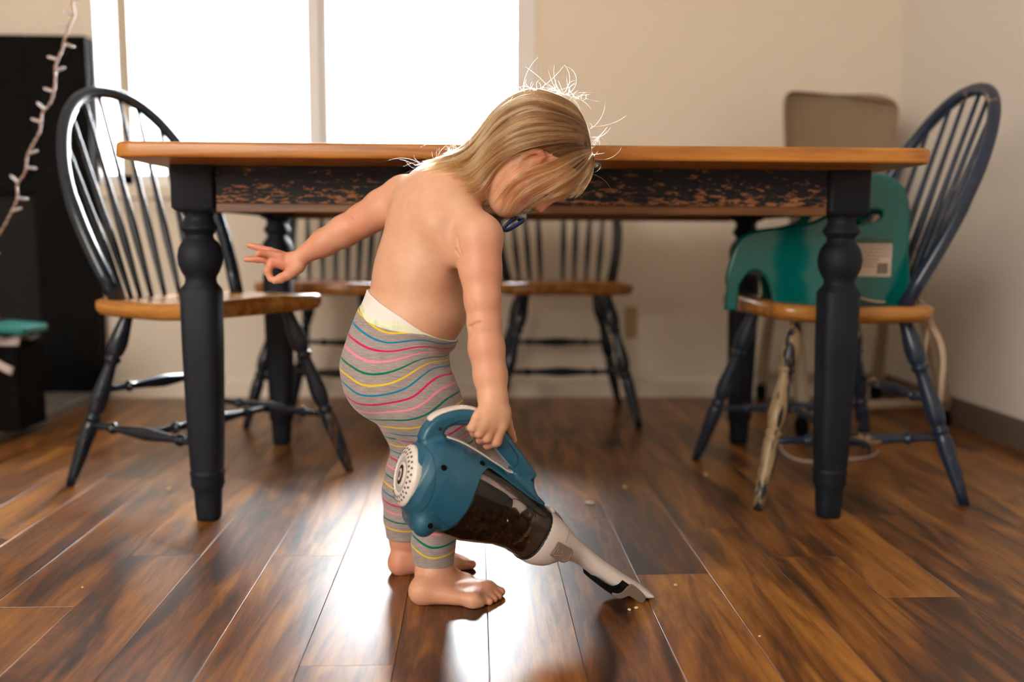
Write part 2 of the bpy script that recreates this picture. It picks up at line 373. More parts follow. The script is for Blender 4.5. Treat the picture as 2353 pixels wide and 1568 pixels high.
# ------------------------------------------------------------------ windsor chairs
def legp(): return smoothprof([(0, .0135), (.05, .0145), (.12, .019), (.18, .0215), (.235, .019), (.255, .0145), (.265, .0185), (.28, .0185), (.295, .014), (.32, .0135), (.42, .0175), (.50, .0205), (.56, .0175), (.585, .0135), (.60, .0175), (.615, .0175), (.63, .0145), (.65, .0175), (.70, .0185), (.85, .015), (1, .0105)], 2)
def strp(): return smoothprof([(0, .0075), (.18, .0085), (.2, .0135), (.22, .0135), (.24, .0085), (.36, .0115), (.5, .0155), (.64, .0115), (.76, .0085), (.78, .0135), (.8, .0135), (.82, .0085), (1, .0075)], 2)
def make_chair(label, group, loc, rz, navy, missing=(), hoop_h=.50, lean=.45, nsp=8, hw=.19, seat_z=.44, legm=None, splay=.235, sl=.215):
    ch = empty('windsor_chair', loc, rz, label=label, category='chair', group=group)
    # seat: front +x ; rounded shield outline, saddle dip, chamfered underside
    ol = catmull([(.21, 0), (.205, .12), (.175, .195), (.06, .215), (-.08, .205), (-.155, .19), (-.188, .12), (-.196, 0), (-.188, -.12), (-.155, -.19), (-.08, -.205), (.06, -.215), (.175, -.195), (.205, -.12)], 4, True)
    bm = bmesh.new(); nz = []
    def top(x, y, q): 
        d = max(0, 1-((x+.03)/.17)**2-(y/.17)**2); return seat_z - .010*min(1, d*1.3) + .010*max(0, (x-.08)/.12)*(1-(y/.2)**2*.4)*q**.3
    rings = []
    for s, dz in ((.25, 0), (.5, 0), (.72, 0), (.88, 0), (.965, 0), (1, -.005), (1, -.022), (.965, -.034), (.90, -.038), (.5, -.038)):
        rings.append([bm.verts.new((p[0]*s, p[1]*s, (top(p[0]*s, p[1]*s, s)+dz) if dz > -.01 else (seat_z+dz+ (.006*max(0, (p[0]-.08)/.12))))) for p in ol])
    m = len(ol)
    for A, B in zip(rings, rings[1:]):
        for k in range(m): bm.faces.new((A[k], A[(k+1) % m], B[(k+1) % m], B[k]))
    bm.faces.new(rings[0]); bm.faces.new(rings[-1])
    obj('seat', bm, MT['seat'], ch)
    L = {}
    for sx, sy in ((-1, -1), (-1, 1), (1, -1), (1, 1)):
        a = Vector((sx*.125, sy*.125, seat_z-.03)); b = Vector((sx*splay, sy*sl, 0)); L[sx, sy] = (a, b)
        mm = legm.get((sx, sy), navy) if legm else navy
        obj('leg', lathe_along(a, b, legp(), 14), mm, ch)
    pt = lambda key, z: L[key][0]+(L[key][1]-L[key][0])*((seat_z-.03-z)/(seat_z-.03))
    S = [(pt((-1, -1), .145), pt((1, -1), .145)), (pt((-1, 1), .145), pt((1, 1), .145))]
    for a, b in S: obj('stretcher', lathe_along(a, b, strp(), 10), navy, ch)
    obj('stretcher', lathe_along((S[0][0]+S[0][1])/2, (S[1][0]+S[1][1])/2, strp(), 10), navy, ch)
    obj('stretcher', lathe_along(pt((-1, -1), .225), pt((-1, 1), .225), strp(), 10), navy, ch)
    # hoop
    xb = -.095
    def hoop(t):
        a = math.pi*t; h = hoop_h*max(0, math.sin(a))**.72
        y = -math.copysign(abs(math.cos(a))**.92, math.cos(a))*hw*1.15*(1-.20*(1-min(1, h/(hoop_h*.62)))**1.5)
        return Vector((xb-lean*h-.02*math.sin(a), y, seat_z-.004+h))
    HP = [hoop(i/60) for i in range(61)]
    obj('hoop', tube(HP, [.0145 if 6 < i < 54 else .0165 for i in range(61)], 12, 2.3, .95), navy, ch)
    for i in range(nsp):
        if i in missing: continue
        q = (i+.5)/nsp*2-1; yb = q*.152; yt = q*hw*1.02
        best = min(((abs(P.y-yt), P) for P in HP if P.z > seat_z+hoop_h*.3), key=lambda e: e[0])[1]
        a = Vector((-.110-.068*(1-q*q), yb, seat_z-.012)); b = best.copy()
        obj('spindle', lathe_along(a, b, smoothprof([(0, .0055), (.2, .0085), (.36, .0098), (.6, .0066), (1, .0048)], 3), 8), navy, ch)
    return ch
G = 'navy spindle-back chairs round the table'
A = make_chair('navy hoop-back chair with honey wood seat at the window end of the table', G, (-.628, 2.16, 0), math.radians(-33), MT['navy'], legm={(1, 1): MT['navybrown']}, splay=.235, sl=.222)
B = make_chair('worn navy hoop-back chair holding the teal booster seat', G, (.838, 2.112, 0), math.radians(183.5), MT['navyr'], legm={(1, 1): MT['tan']}, splay=.238, sl=.222)
C = make_chair('navy hoop-back chair with a missing spindle, alone behind the table centre', G, (.285, 2.92, 0), math.radians(-90), MT['navy'], missing=(3,), hoop_h=.43, lean=.3, splay=.2, sl=.225)
D = make_chair('navy hoop-back chair half hidden behind the child and the outstretched hand', G, (-.44, 2.89, 0), math.radians(-100), MT['navy'], hoop_h=.43, lean=.3, splay=.2, sl=.225)
# ------------------------------------------------------------------ booster seat on the right-hand chair
BYN, BYF = 1.975, 2.255
boo = empty('booster_seat', (.85, (BYN+BYF)/2, .432), 0, label='teal plastic booster seat with hand hole and white sticker, standing on the right chair', category='booster seat')
BI = Matrix.Translation(-Vector((.85, (BYN+BYF)/2, .432)))
def bo_add(o): o.parent = boo; o.matrix_parent_inverse = BI; return o
teal = mat('teal_plastic', (.0, .13, .115), .16, .5)
def bp(u, v): p = at(u, v, BYN); return (p.x, p.z)
z0 = .4325; bx_ = bp(2090, 690)[0]
oc = catmull([bp(*q) for q in ((1678, 660), (1676, 640), (1686, 600), (1700, 566), (1716, 545), (1760, 532), (1820, 526), (1880, 512), (1930, 480), (1960, 440), (1985, 412), (2020, 404), (2055, 416), (2080, 446), (2088, 500), (2084, 580), (2088, 640), (2094, 680))], 4)
outl = [tuple(p) for p in oc]+[(bp(2094, 700)[0], z0), (bp(1786, 690)[0], z0)]+[tuple(p) for p in catmull([bp(*q) for q in ((1783, 684), (1776, 655), (1762, 630), (1742, 617), (1722, 619), (1706, 636), (1694, 656))], 3)]+[(bp(1690, 690)[0], z0), (bp(1674, 690)[0], z0)]
hole_o = [tuple(p) for p in catmull([bp(*q) for q in ((1950, 512), (1972, 484), (2000, 476), (2030, 480), (2032, 500), (2012, 516), (1980, 524), (1958, 524))], 3, True)]
for Y in (BYN+.009, BYF-.009):
    o2 = outl if Y < 2.1 else [(bx_+(p_[0]-bx_)*.80, p_[1]) for p_ in outl]
    bm = panel(o2, [hole_o], .018, .006, 3); bmesh.ops.transform(bm, matrix=Matrix.Translation((0, Y, 0)) @ Matrix.Rotation(math.pi/2, 4, 'X'), verts=bm.verts[:]); bo_add(obj('side_panel', bm, teal, None, False))
xa, xb = bp(1690, 600)[0], bp(2075, 600)[0]
pan = catmull([(xa, .565), (xa+.03, .580), (xa+.1, .560), (xb-.12, .545), (xb-.06, .555)], 5)
bm = bmesh.new(); A1 = [[bm.verts.new((p[0]+(.075*(1-(p[0]-xa)/(xb-xa)) if y > 2.1 else 0), y, p[1]+d)) for p in pan] for y, d in ((BYN+.015, 0), (BYF-.015, 0), (BYF-.015, -.012), (BYN+.015, -.012))]
for i in range(4):
    for j in range(len(pan)-1): bm.faces.new((A1[i][j], A1[i][j+1], A1[(i+1) % 4][j+1], A1[(i+1) % 4][j]))
for e in (0, -1): bm.faces.new([A1[i][e] for i in range(4)])
bo_add(obj('seat_pan', bm, teal, None, True))
bx = bp(2066, 500)[0]; W2 = (BYF-BYN)/2-.012
bk = rr_outline(.125, W2, .06, 6); bk = [(a_+.565, b_) for a_, b_ in bk]
bm = panel([(a_-.565, b_) for a_, b_ in bk], [[(.055+.018*math.cos(t_), .06*math.sin(t_)) for t_ in [2*math.pi*i/20 for i in range(20)]]], .016, .005, 3)
bmesh.ops.transform(bm, matrix=Matrix.Translation((bx, (BYN+BYF)/2, .575)) @ Matrix.Rotation(-math.pi/2+.12, 4, 'Y'), verts=bm.verts[:]); bo_add(obj('backrest', bm, teal, None, False))
bm = bmesh.new(); box(bm, xa+.075, xa+.09, BYN+.012, BYF-.012, .50, .565); bo_add(obj('front_panel', bm, teal, None, False, .004))
stk = mat('sticker_paper', (.62, .50, .40), .6); x0_, z1_ = bp(1952, 548); x1_, z0_ = bp(2046, 636)
bm = bmesh.new(); box(bm, x0_, x1_, BYN-.0010, BYN+.001, z0_, z1_); st_ = bo_add(obj('sticker', bm, stk, None, False, label='printed paper sticker'))
bm = bmesh.new(); box(bm, x0_, x1_, BYN-.0016, BYN-.001, z1_-.011, z1_); bo_add(obj('sticker_band', bm, mat('sticker_green', (.05, .10, .07), .6), None, False))
bm = bmesh.new(); rt = random.Random(4)
for i in range(7):
    zz = z1_-.017-i*.0075; x = x0_+.004
    while x < (x1_-.005 if i < 4 else x1_-.036):
        l_ = rt.uniform(.004, .012); box(bm, x, min(x+l_, x1_-.004), BYN-.0014, BYN-.001, zz, zz+.0022); x += l_+.002
bo_add(obj('print', bm, mat('sticker_ink', (.16, .12, .10), .7), None, False, kind='stuff'))
bm = bmesh.new(); x = x1_-.031
while x < x1_-.006: w_ = rt.choice((.0008, .0013, .002)); box(bm, x, x+w_, BYN-.0014, BYN-.001, z0_+.006, z0_+.030); x += w_+rt.choice((.0009, .0014))
bo_add(obj('barcode', bm, mat('barcode_ink', (.03, .025, .02), .7), None, False))
web = mat('tan_webbing', (.50, .38, .28), .85)
def strap(pts, name='strap', w_=.010, m=web, th=.18, n_=6):
    P_ = [Vector(at(u, v, Y)) for u, v, Y in pts]; return obj(name, tube(catmull(P_, n_), w_, 8, 3, th), m)
bo_add(strap([(1962, 682, 1.96), (1985, 688, 1.955), (2010, 693, 1.955), (2030, 694, 1.97)], w_=.007, th=.4))
bo_add(strap([(2112, 690, 2.05), (2126, 704, 2.03), (2132, 735, 2.02), (2130, 770, 2.02), (2124, 820, 2.02), (2128, 878, 2.02)], w_=.0045, th=.8))
bo_add(strap([(2116, 692, 2.04), (2130, 712, 2.01), (2140, 745, 2.01), (2160, 785, 2.01), (2168, 830, 2.01), (2164, 880, 2.01), (2158, 930, 2.01)], w_=.0075, th=.35))

# ------------------------------------------------------------------ high chair in the far right corner
hcx, hcy = 1.20, 2.93
hc_ = empty('high_chair', (hcx, hcy, 0), 0, label='beige wheeled high chair standing in the far right corner behind the table', category='high chair')
def hadd(o): o.parent = hc_; o.matrix_parent_inverse = Matrix.Translation((-hcx, -hcy, 0)); return o
fab = mat('olive_beige_fabric', (.25, .18, .11), .85); cream = mat('cream_plastic', (.33, .26, .18), .45)
# padded back shell, open to the window side, curved wings
bm = bmesh.new(); rows = []
tl, tr_ = at(1806, 206, 2.93), at(2072, 206, 2.93)
cx0, hw0 = (tl.x+tr_.x)/2, (tr_.x-tl.x)/2
for z, sx_, r_ in ((.56, .74, 0), (.62, .80, 0), (.75, .87, 0), (.88, .93, 0), (.98, .975, 0), (1.035, .99, 0), (1.055, .97, 0), (1.068, .93, .01), (1.073, .86, .02)):
    z2 = z+(tl.z-1.073); row = []
    for th_, sgn in ((0, 1), (.032, -1)):
        pts = []
        for i in range(17):
            t_ = -1+2*i/16; x = cx0+hw0*sx_*math.sin(t_*math.pi/2)/1.0; y = 2.90+.06*(1-math.cos(t_*math.pi/2*.95))*-1.3+.10+th_*(1 if True else 0)-.10*(1.07-z)*.3
            pts.append(bm.verts.new((x*(1 if sgn > 0 else 1), y, z2-(max(0, t_-.45)/.55)**2*.035*max(0, (z-.93)/.14))))
        row.append(pts)
    rows.append(row[0]+row[1][::-1])
for A1, B1 in zip(rows, rows[1:]):
    n_ = len(A1)
    for i in range(n_): bm.faces.new((A1[i], A1[(i+1) % n_], B1[(i+1) % n_], B1[i]))
bm.faces.new(rows[0]); bm.faces.new(rows[-1]); hadd(obj('backrest', bm, fab, None, True, sub=1))
bm = panel(rr_outline(.165, .15, .06), [], .05, .02, 3); bmesh.ops.translate(bm, vec=(cx0, 2.86, .56), verts=bm.verts[:]); hadd(obj('seat', bm, fab, None, False))
bm = bmesh.new(); box(bm, cx0-.19, cx0+.19, 2.72, 2.98, .50, .535); hadd(obj('seat_base', bm, cream, None, False, .012))
CP = [fl(1841, 1003), fl(1741, 916), Vector((1.455, 2.70, 0)), Vector((1.455, 3.17, 0))]
CP[1].y = min(CP[1].y, 3.19)
for i, c in enumerate(CP):
    b_ = Vector((c.x, c.y, .030)); hadd(obj('caster', lathe_along(b_-Vector((.014, 0, 0)), b_+Vector((.014, 0, 0)), [(0, .022), (.08, .029), (.92, .029), (1, .022)], 18), MT['black'], None, True))
    top_ = Vector((cx0+(-.17 if i < 2 else .17), 2.76 if i in (0, 2) else 2.95, .51)); hadd(obj('leg', tube([b_+Vector((0, 0, .03)), b_+Vector((0, 0, .055)), (b_+top_)/2+Vector((.012*(-1 if i < 2 else 1), 0, 0)), top_], [.016, .02, .017, .015], 12, 3), cream, None))
for a_, b_ in ((0, 2), (1, 3)):
    p_, q_ = CP[a_]+Vector((0, 0, .085)), CP[b_]+Vector((0, 0, .085)); hadd(obj('base_bar', tube([p_, q_], .026, 12, 3.5, .5), cream, None))

# ------------------------------------------------------------------ dark hearth corner on the left
pad_x = fl(0, 1012).x
boxo('hearth_pad', (LW+.001, -1.335, 2.30, BW-.016, 0, .030), (lambda m: (NT(m).base(NT(m).ramp(NT(m).noise(18, None, 6), [(.3, (.09, .095, .10)), (.7, (.32, .32, .32))])), m)[1])(mat('slate', (.1, .1, .11), .6)), bev=.004, label='grey slate hearth pad on the floor under the black fireplace surround', category='hearth')
fx = at(195, 80, 3.20).x; fz = at(100, 80, 3.20).z
fp_ = empty('fireplace_surround', ((fx-.45), 3.14, .030), 0, label='tall matte black fireplace surround against the back wall left of the window', category='fireplace')
def fadd(o): o.parent = fp_; o.matrix_parent_inverse = Matrix.Translation(-Vector((fx-.45, 3.14, .030))); return o
bm = bmesh.new()
for b in ((fx-.20, fx, 3.20, BW-.002, .030, fz), (fx-1.2, fx-1.0, 3.20, BW-.002, .030, fz), (fx-1.0, fx-.20, 3.20, BW-.002, .72, fz)): box(bm, *b)
fadd(obj('surround', bm, MT['black'], None, False, .004))
bm = bmesh.new(); box(bm, fx-1.0, fx-.20, 3.235, BW-.002, .030, .72); fadd(obj('firebox', bm, mat('soot', (.006, .005, .005), .9), None, False))
# log basket with things piled on it
bk = at(55, 780, 2.62); bz_ = .030
bas = empty('log_basket', (bk.x-.10, 2.66, bz_), 0, label='black log basket on the slate hearth at the frame edge', category='basket')
def badd(o): o.parent = bas; o.matrix_parent_inverse = Matrix.Translation(-Vector((bk.x-.10, 2.66, bz_))); return o
zt_ = at(55, 795, 2.62).z
xr = at(62, 800, 2.62).x
bm = bmesh.new()
for b in ((xr-.42, xr, 2.56, 2.575, bz_, zt_), (xr-.42, xr, 2.70, 2.715, bz_, zt_), (xr-.42, xr-.405, 2.575, 2.70, bz_, zt_), (xr-.015, xr, 2.575, 2.70, bz_, zt_), (xr-.40, xr-.016, 2.575, 2.70, bz_, bz_+.012)): box(bm, *b)
badd(obj('body', bm, mat('basket_black', (.003, .003, .003), .9, .1), None, False, .003))
badd(obj('rim', tube([(xr-.42, 2.56, zt_), (xr, 2.56, zt_), (xr, 2.715, zt_), (xr-.42, 2.715, zt_)], .008, 8, closed=True), MT['black'], None))
lg = m_wood('bark', (.03, .008, .004), (.10, .025, .012), (.18, .06, .03), 'x', .8)
lp = fl(14, 945, .030)
tag(obj('firewood_log', lathe_along((lp.x, 2.50, .031), (lp.x-.03, 2.535, .33), [(0, .03), (.02, .034), (.3, .036), (.6, .033), (.98, .034), (1, .03)], 12), lg), 'dark reddish split log leaning against the front of the log basket', 'firewood')
tealb = mat('teal_cover', (.0, .16, .14), .5)
bm = panel(rr_outline(.055, .07, .012), [], .022, .004, 2); bmesh.ops.transform(bm, matrix=Matrix.Translation((xr-.035, 2.64, zt_+.052)) @ Matrix.Rotation(.10, 4, 'Y'), verts=bm.verts[:])
obj('teal_box', bm, tealb, None, False, label='teal flat box lying on top of the pile in the dark hearth corner', category='box')
bm = bmesh.new(); G_ = {}
for i in range(19):
    for j in range(13):
        x = i/18; y = j/12; G_[i, j] = bm.verts.new((xr-.31+.30*x, 2.545+.17*y, zt_+.018+.016*math.sin(x*9+y*4)*math.cos(y*7)+(-.065*max(0, .35-y)/.35*(1+.5*math.sin(x*8)))))
for i in range(18):
    for j in range(12): bm.faces.new((G_[i, j], G_[i+1, j], G_[i+1, j+1], G_[i, j+1]))
o = obj('rag', bm, mat('white_cotton', (.55, .45, .42), .9), None, True, label='crumpled pale cloth draped over the rim of the black log basket', category='cloth')
md = o.modifiers.new('th', 'SOLIDIFY'); md.thickness = .003
b_ = at(14, 712, 2.68); obj('jar', lathe_along((b_.x-.01, 2.59, zt_+.045), (b_.x-.01, 2.59, zt_+.125), [(0, .024), (.05, .03), (.7, .03), (.8, .024), (1, .024)], 16), mat('tan_jar', (.28, .19, .13), .5), None, label='small tan jar standing beside the teal box', category='jar')
# fairy light string hanging in front of the black surround
GY = 2.30
gp = [(176, -330, GY), (172, -150, GY), (170, -60, GY), (166, 0, GY), (170, 34, GY), (158, 62, GY), (146, 100, GY), (144, 112, GY), (128, 150, GY), (127, 188, GY), (118, 232, GY), (97, 262, GY), (92, 300, GY), (72, 338, GY), (62, 362, GY), (58, 396, GY), (40, 424, GY), (40, 455, GY), (24, 492, GY), (0, 535, GY), (-60, 620, GY), (-160, 700, GY), (-300, 740, GY)]
wire_m = mat('twisted_pale_wire', (.34, .23, .19), .5); bulb_m = mat('clear_bulb', (.55, .47, .45), .15, .6, Transmission_Weight=.3)
G0_ = at(150, 100, GY)
gar = empty('fairy_light_string', tuple(G0_), 0, label='unlit fairy light string with clear bulbs hanging in front of the black fireplace', category='string lights')
def gadd(o): o.parent = gar; o.matrix_parent_inverse = Matrix.Translation(-G0_); return o
gpts = [Vector(at(*q)) for q in gp]; cp = [Vector(p) for p in catmull(gpts, 6)]
for ph_ in (0, math.pi):
    gadd(obj('wire', tube([p+Vector((math.cos(i*1.3+ph_), math.sin(i*1.3+ph_), 0))*.0020 for i, p in enumerate(cp)], .0019, 6), wire_m, None))
for i, (u, v) in enumerate(((163, 2), (174, 32), (158, 104), (120, 133), (130, 164), (127, 212), (86, 236), (92, 282), (60, 354), (72, 386), (32, 410), (48, 456), (30, 490), (2, 585), (150, 60))):
    p = at(u, v, GY); j = min(range(len(cp)), key=lambda k_: (cp[k_]-p).length); q = cp[j]; d_ = (p-q); 
    if d_.length < .006: d_ = Vector((.012*(-1)**i, 0, .004))
    d_ = d_.normalized(); gadd(obj('bulb', lathe_along(q, q+d_*.026, [(0, .0035), (.3, .0042), (.34, .0034), (.6, .0042), (.85, .0036), (1, .001)], 10), bulb_m, None))

# ------------------------------------------------------------------ bits on the floor
cm = mat('crumb', (.66, .50, .28), .9)
cr = [('pale crumb on the lit boards right of the near left table leg', 612, 1130, .005), ('pale crumb between the near left table leg and the left chair foot', 390, 1127, .0055), ('crumb on the boards left of the right chair', 1622, 1094, .0055),
      ('crumb on the bright boards right of the vacuum handle', 1436, 1122, .0055), ('left one of two crumbs just below the nozzle tip', 1446, 1404, .003), ('right one of two crumbs just below the nozzle tip', 1462, 1400, .0035),
      ('tiny crumb on the dark boards at lower left', 190, 1352, .0025), ('small crumb right of the nozzle tip', 1552, 1347, .003), ('tiny crumb low on the right boards', 1745, 1465, .0022)]
for lb, u, v, r in cr:
    bm = bmesh.new(); bmesh.ops.create_icosphere(bm, subdivisions=2, radius=r)
    for vv in bm.verts: vv.co *= 1+.35*(RNG.random()-.5); vv.co.z *= .6
    zm = min(vv.co.z for vv in bm.verts); p = fl(u, v); o = obj('crumb', bm, cm, None, True, label=lb, category='crumb', group='crumbs on the floor'); o.location = (p.x, p.y, -zm+.0002)
bm = bmesh.new(); bmesh.ops.create_icosphere(bm, subdivisions=2, radius=.011)
for vv in bm.verts: vv.co *= 1+.4*(RNG.random()-.5); vv.co.z *= .25; vv.co.y *= .7
p = fl(1354, 1160); o = obj('paper_scrap', bm, mat('white_scrap', (.8, .76, .72), .8), None, True, label='white paper scrap on the floor beyond the vacuum bowl', category='scrap'); o.location = (p.x, p.y, .004)
cable = catmull([Vector((*fl(u, v).xy, .0035)) for u, v in ((1792, 1020), (1798, 1040), (1822, 1056), (1860, 1064), (1905, 1060), (1960, 1058), (2000, 1052), (2020, 1040))], 6)
obj('cord', tube(cable, .0030, 8), mat('pale_cord', (.62, .50, .45), .5), None, label='pale cord curled on the floor under the right chair', category='cord')
def strands(name, n_, fn, m, parent, rad, **k):
    hcv = bpy.data.hair_curves.new(name); L = [fn(i) for i in range(n_)]; L = [l for l in L if l is not None]
    hcv.add_curves([len(l[0]) for l in L]); P_ = np.concatenate([l[0] for l in L]).astype(np.float32)
    hcv.attributes['position'].data.foreach_set('vector', P_.ravel())
    ra = hcv.attributes.get('radius') or hcv.attributes.new('radius', 'FLOAT', 'POINT')
    ra.data.foreach_set('value', np.concatenate([np.full(len(l[0]), rad)*np.interp(np.linspace(0, 1, len(l[0])), [0, .7, 1], [1, 1, .35]) for l in L]).astype(np.float32))
    tn = hcv.attributes.new('tone', 'FLOAT', 'POINT'); tn.data.foreach_set('value', np.concatenate([l[1] for l in L]).astype(np.float32))
    hcv.materials.append(m); o = bpy.data.objects.new(name, hcv); link(o, parent); return tag(o, **k)
def fuzz(i):
    c = fl(20+RNG.random()*100, 1150+RNG.random()*70*(1-.0)); c = c if RNG.random() < .6 else fl(RNG.random()*60, 1200+RNG.random()*60)
    a = RNG.random()*6.3; P_ = []; x, y = c.x, c.y
    for j in range(7): a += RNG.normal()*.6; x += .005*math.cos(a); y += .005*math.sin(a); P_.append((x, y, .001+.004*RNG.random()))
    return np.array(P_), np.full(7, .5)
strands('dust_fluff', 50, fuzz, mat('pale_fluff', (.5, .42, .38), .9), None, .00016, label='pale tangle of lint and hair on the floor at the left edge', category='lint', kind='stuff')
# ------------------------------------------------------------------ implicit-surface modeller (for the child)
def dep(u, v, Y): return float((at(u, v, Y)-Vector((0, 0, CH))).dot(CF))
def S(u, v, Y, r): return (np.array(at(u, v, Y)), r*dep(u, v, Y)/F)
def G(u, v, r, lift=1.0):
    p = fl(u, v); rm = r*float((p-Vector((0, 0, CH))).dot(CF))/F
    return (np.array([p.x, p.y, rm*lift]), rm)
class SDF:
    def __init__(s): s.p = []
    def cone(s, A, B, k=.01):
        (a, ra), (b, rb) = A, B; s.p.append(('c', a, b, ra, rb, k, (a+b)/2, np.linalg.norm(a-b)/2+max(ra, rb))); return s
    def chain(s, L, k=.01, k0=None):
        for i, (A, B) in enumerate(zip(L, L[1:])): s.cone(A, B, k0 if (i == 0 and k0 is not None) else k)
        return s
    def ell(s, c, ax, rad, k=.02):
        c = np.array(c, float); ax = np.array(ax, float); s.p.append(('e', c, ax, np.array(rad, float), None, k, c, max(rad))); return s
    def sub(s, c, r, k): s.p.append(('s', np.array(c, float), r, None, None, k, np.array(c, float), r)); return s
    def __call__(s, P, mask=True):
        D = np.full(len(P), .3 if not mask else .06)
        for t, a, b, c, d, k, cen, R in s.p:
            if mask:
                q = P-cen; i = np.nonzero((q*q).sum(1) < (R+.055)**2)[0]
                if len(i) == 0: continue
                X = P[i]; Di = D[i]
            else: X = P; Di = D; i = slice(None)
            if t == 'c':
                ba = b-a; l2 = ba@ba; pa = X-a; h = np.clip(pa@ba/l2, 0, 1)
                e = np.sqrt(((pa-h[:, None]*ba)**2).sum(1))-(c+(d-c)*h)
            elif t == 'e':
                q = (X-a)@b.T; k0 = np.sqrt(((q/c)**2).sum(1)); k1 = np.sqrt(((q/c**2)**2).sum(1))+1e-9
                e = k0*(k0-1)/k1
            else:
                e = b-np.sqrt(((X-a)**2).sum(1)); h = np.maximum(k-np.abs(Di-e), 0)/k
                D[i] = np.maximum(Di, e)+h*h*k/4; continue
            h = np.maximum(k-np.abs(Di-e), 0)/k
            D[i] = np.minimum(Di, e)-h*h*k/4
        return D
def surface(fn, lo, hi, h=.002, B=8, project=2):
    lo = np.array(lo); nb = np.ceil((np.array(hi)-lo)/(h*B)).astype(int); n = nb*B
    g = [lo[i]+h*B*(np.arange(nb[i])+.5)-h*.5 for i in range(3)]
    C = np.stack(np.meshgrid(*g, indexing='ij'), -1).reshape(-1, 3)
    d = fn(C, False).reshape(nb)
    act = np.argwhere(np.abs(d) < h*B*1.15+.004)
    D = np.repeat(np.repeat(np.repeat(np.sign(d)*.05, B, 0), B, 1), B, 2).astype(np.float32)
    o = np.stack(np.meshgrid(*[np.arange(B)]*3, indexing='ij'), -1).reshape(-1, 3)
    for s in range(0, len(act), 1500):
        idx = (act[s:s+1500, None]*B+o[None]).reshape(-1, 3)
        D[idx[:, 0], idx[:, 1], idx[:, 2]] = fn(lo+idx*h, True)
    s = D < 0
    c = [s[x:n[0]-1+x, y:n[1]-1+y, z:n[2]-1+z] for x in (0, 1) for y in (0, 1) for z in (0, 1)]
    sm = sum(a.astype(np.int8) for a in c); cell = (sm > 0) & (sm < 8)
    ci = np.argwhere(cell); ID = -np.ones(cell.shape, np.int32); ID[cell] = np.arange(len(ci))
    acc = np.zeros((len(ci), 3)); cnt = np.zeros(len(ci))
    cor = [(x, y, z) for x in (0, 1) for y in (0, 1) for z in (0, 1)]
    for i in range(8):
        for j in range(i+1, 8):
            a, b = np.array(cor[i]), np.array(cor[j])
            if np.abs(a-b).sum() != 1: continue
            ia, ib = ci+a, ci+b; va = D[ia[:, 0], ia[:, 1], ia[:, 2]]; vb = D[ib[:, 0], ib[:, 1], ib[:, 2]]
            m = (va < 0) != (vb < 0); t = va/np.where(m, va-vb, 1)
            acc += np.where(m[:, None], a+t[:, None]*(b-a), 0); cnt += m
    V = lo+(ci+acc/cnt[:, None])*h
    Q = []
    for ax in range(3):
        e = [0, 0, 0]; e[ax] = 1
        s0 = s[:n[0]-e[0], :n[1]-e[1], :n[2]-e[2]]; s1 = s[e[0]:, e[1]:, e[2]:]
        E = np.argwhere(s0 != s1); u, w = [i for i in range(3) if i != ax]
        E = E[(E[:, u] > 0) & (E[:, w] > 0) & (E[:, u] < n[u]-1) & (E[:, w] < n[w]-1)]
        def f(du, dw): X = E.copy(); X[:, u] -= du; X[:, w] -= dw; return ID[X[:, 0], X[:, 1], X[:, 2]]
        q = np.stack([f(1, 1), f(0, 1), f(0, 0), f(1, 0)], 1)
        inside = s0[E[:, 0], E[:, 1], E[:, 2]]
        flip = inside if ax == 1 else ~inside
        q[flip] = q[flip][:, ::-1]; Q.append(q[(q >= 0).all(1)])
    for _ in range(project):
        d0 = fn(V, True); g = np.stack([fn(V+np.eye(3)[i]*h*.4, True)-d0 for i in range(3)], 1)/(h*.4)
        g2 = np.maximum((g*g).sum(1), .25); V = V-np.clip(d0/g2, -h, h)[:, None]*g
    return V, np.concatenate(Q)
def nmesh(name, V, Q, m, parent=None, attrs=None, **k):
    me = bpy.data.meshes.new(name); me.vertices.add(len(V)); me.vertices.foreach_set('co', V.astype(np.float32).ravel())
    me.loops.add(Q.size); me.loops.foreach_set('vertex_index', Q.astype(np.int32).ravel()); me.polygons.add(len(Q))
    me.polygons.foreach_set('loop_start', np.arange(0, Q.size, 4, dtype=np.int32)); me.update(calc_edges=True); me.validate()
    for kk, a in (attrs or {}).items():
        at_ = me.attributes.new(kk, 'FLOAT', 'POINT'); at_.data.foreach_set('value', a.astype(np.float32))
    me.materials.append(m); me.shade_smooth(); o = bpy.data.objects.new(name, me); link(o, parent); return tag(o, **k)

# ------------------------------------------------------------------ the child
def axes(th, pitch=0):
    th, pt = math.radians(th), math.radians(pitch)
    f = np.array([math.cos(th), math.sin(th), 0]); l = np.array([-math.sin(th), math.cos(th), 0]); u = np.array([0, 0, 1.])
    f2 = f*math.cos(pt)-u*math.sin(pt); u2 = u*math.cos(pt)+f*math.sin(pt); return np.array([l, f2, u2])
torso = SDF()
def E(sd, u, v, Y, th, a, b, c, k=.03, pitch=0): sd.ell(np.array(at(u, v, Y)), axes(th, pitch), (a, b, c), k)
low = SDF()
E(low, 908, 842, 1.485, 3, .088, .081, .078)
low.cone(S(868, 845, 1.445, 74), S(872, 880, 1.445, 72), .03); low.cone(S(868, 845, 1.53, 72), S(872, 880, 1.53, 70), .03)
E(low, 925, 760, 1.482, 10, .087, .077, .068)
NLEG = [S(925, 880, 1.440, 92), S(963, 925, 1.438, 89), S(1003, 984, 1.436, 70), S(1038, 1046, 1.436, 50), S(1022, 1110, 1.438, 51), S(1003, 1180, 1.438, 48), S(996, 1245, 1.437, 42), S(998, 1300, 1.436, 41)]
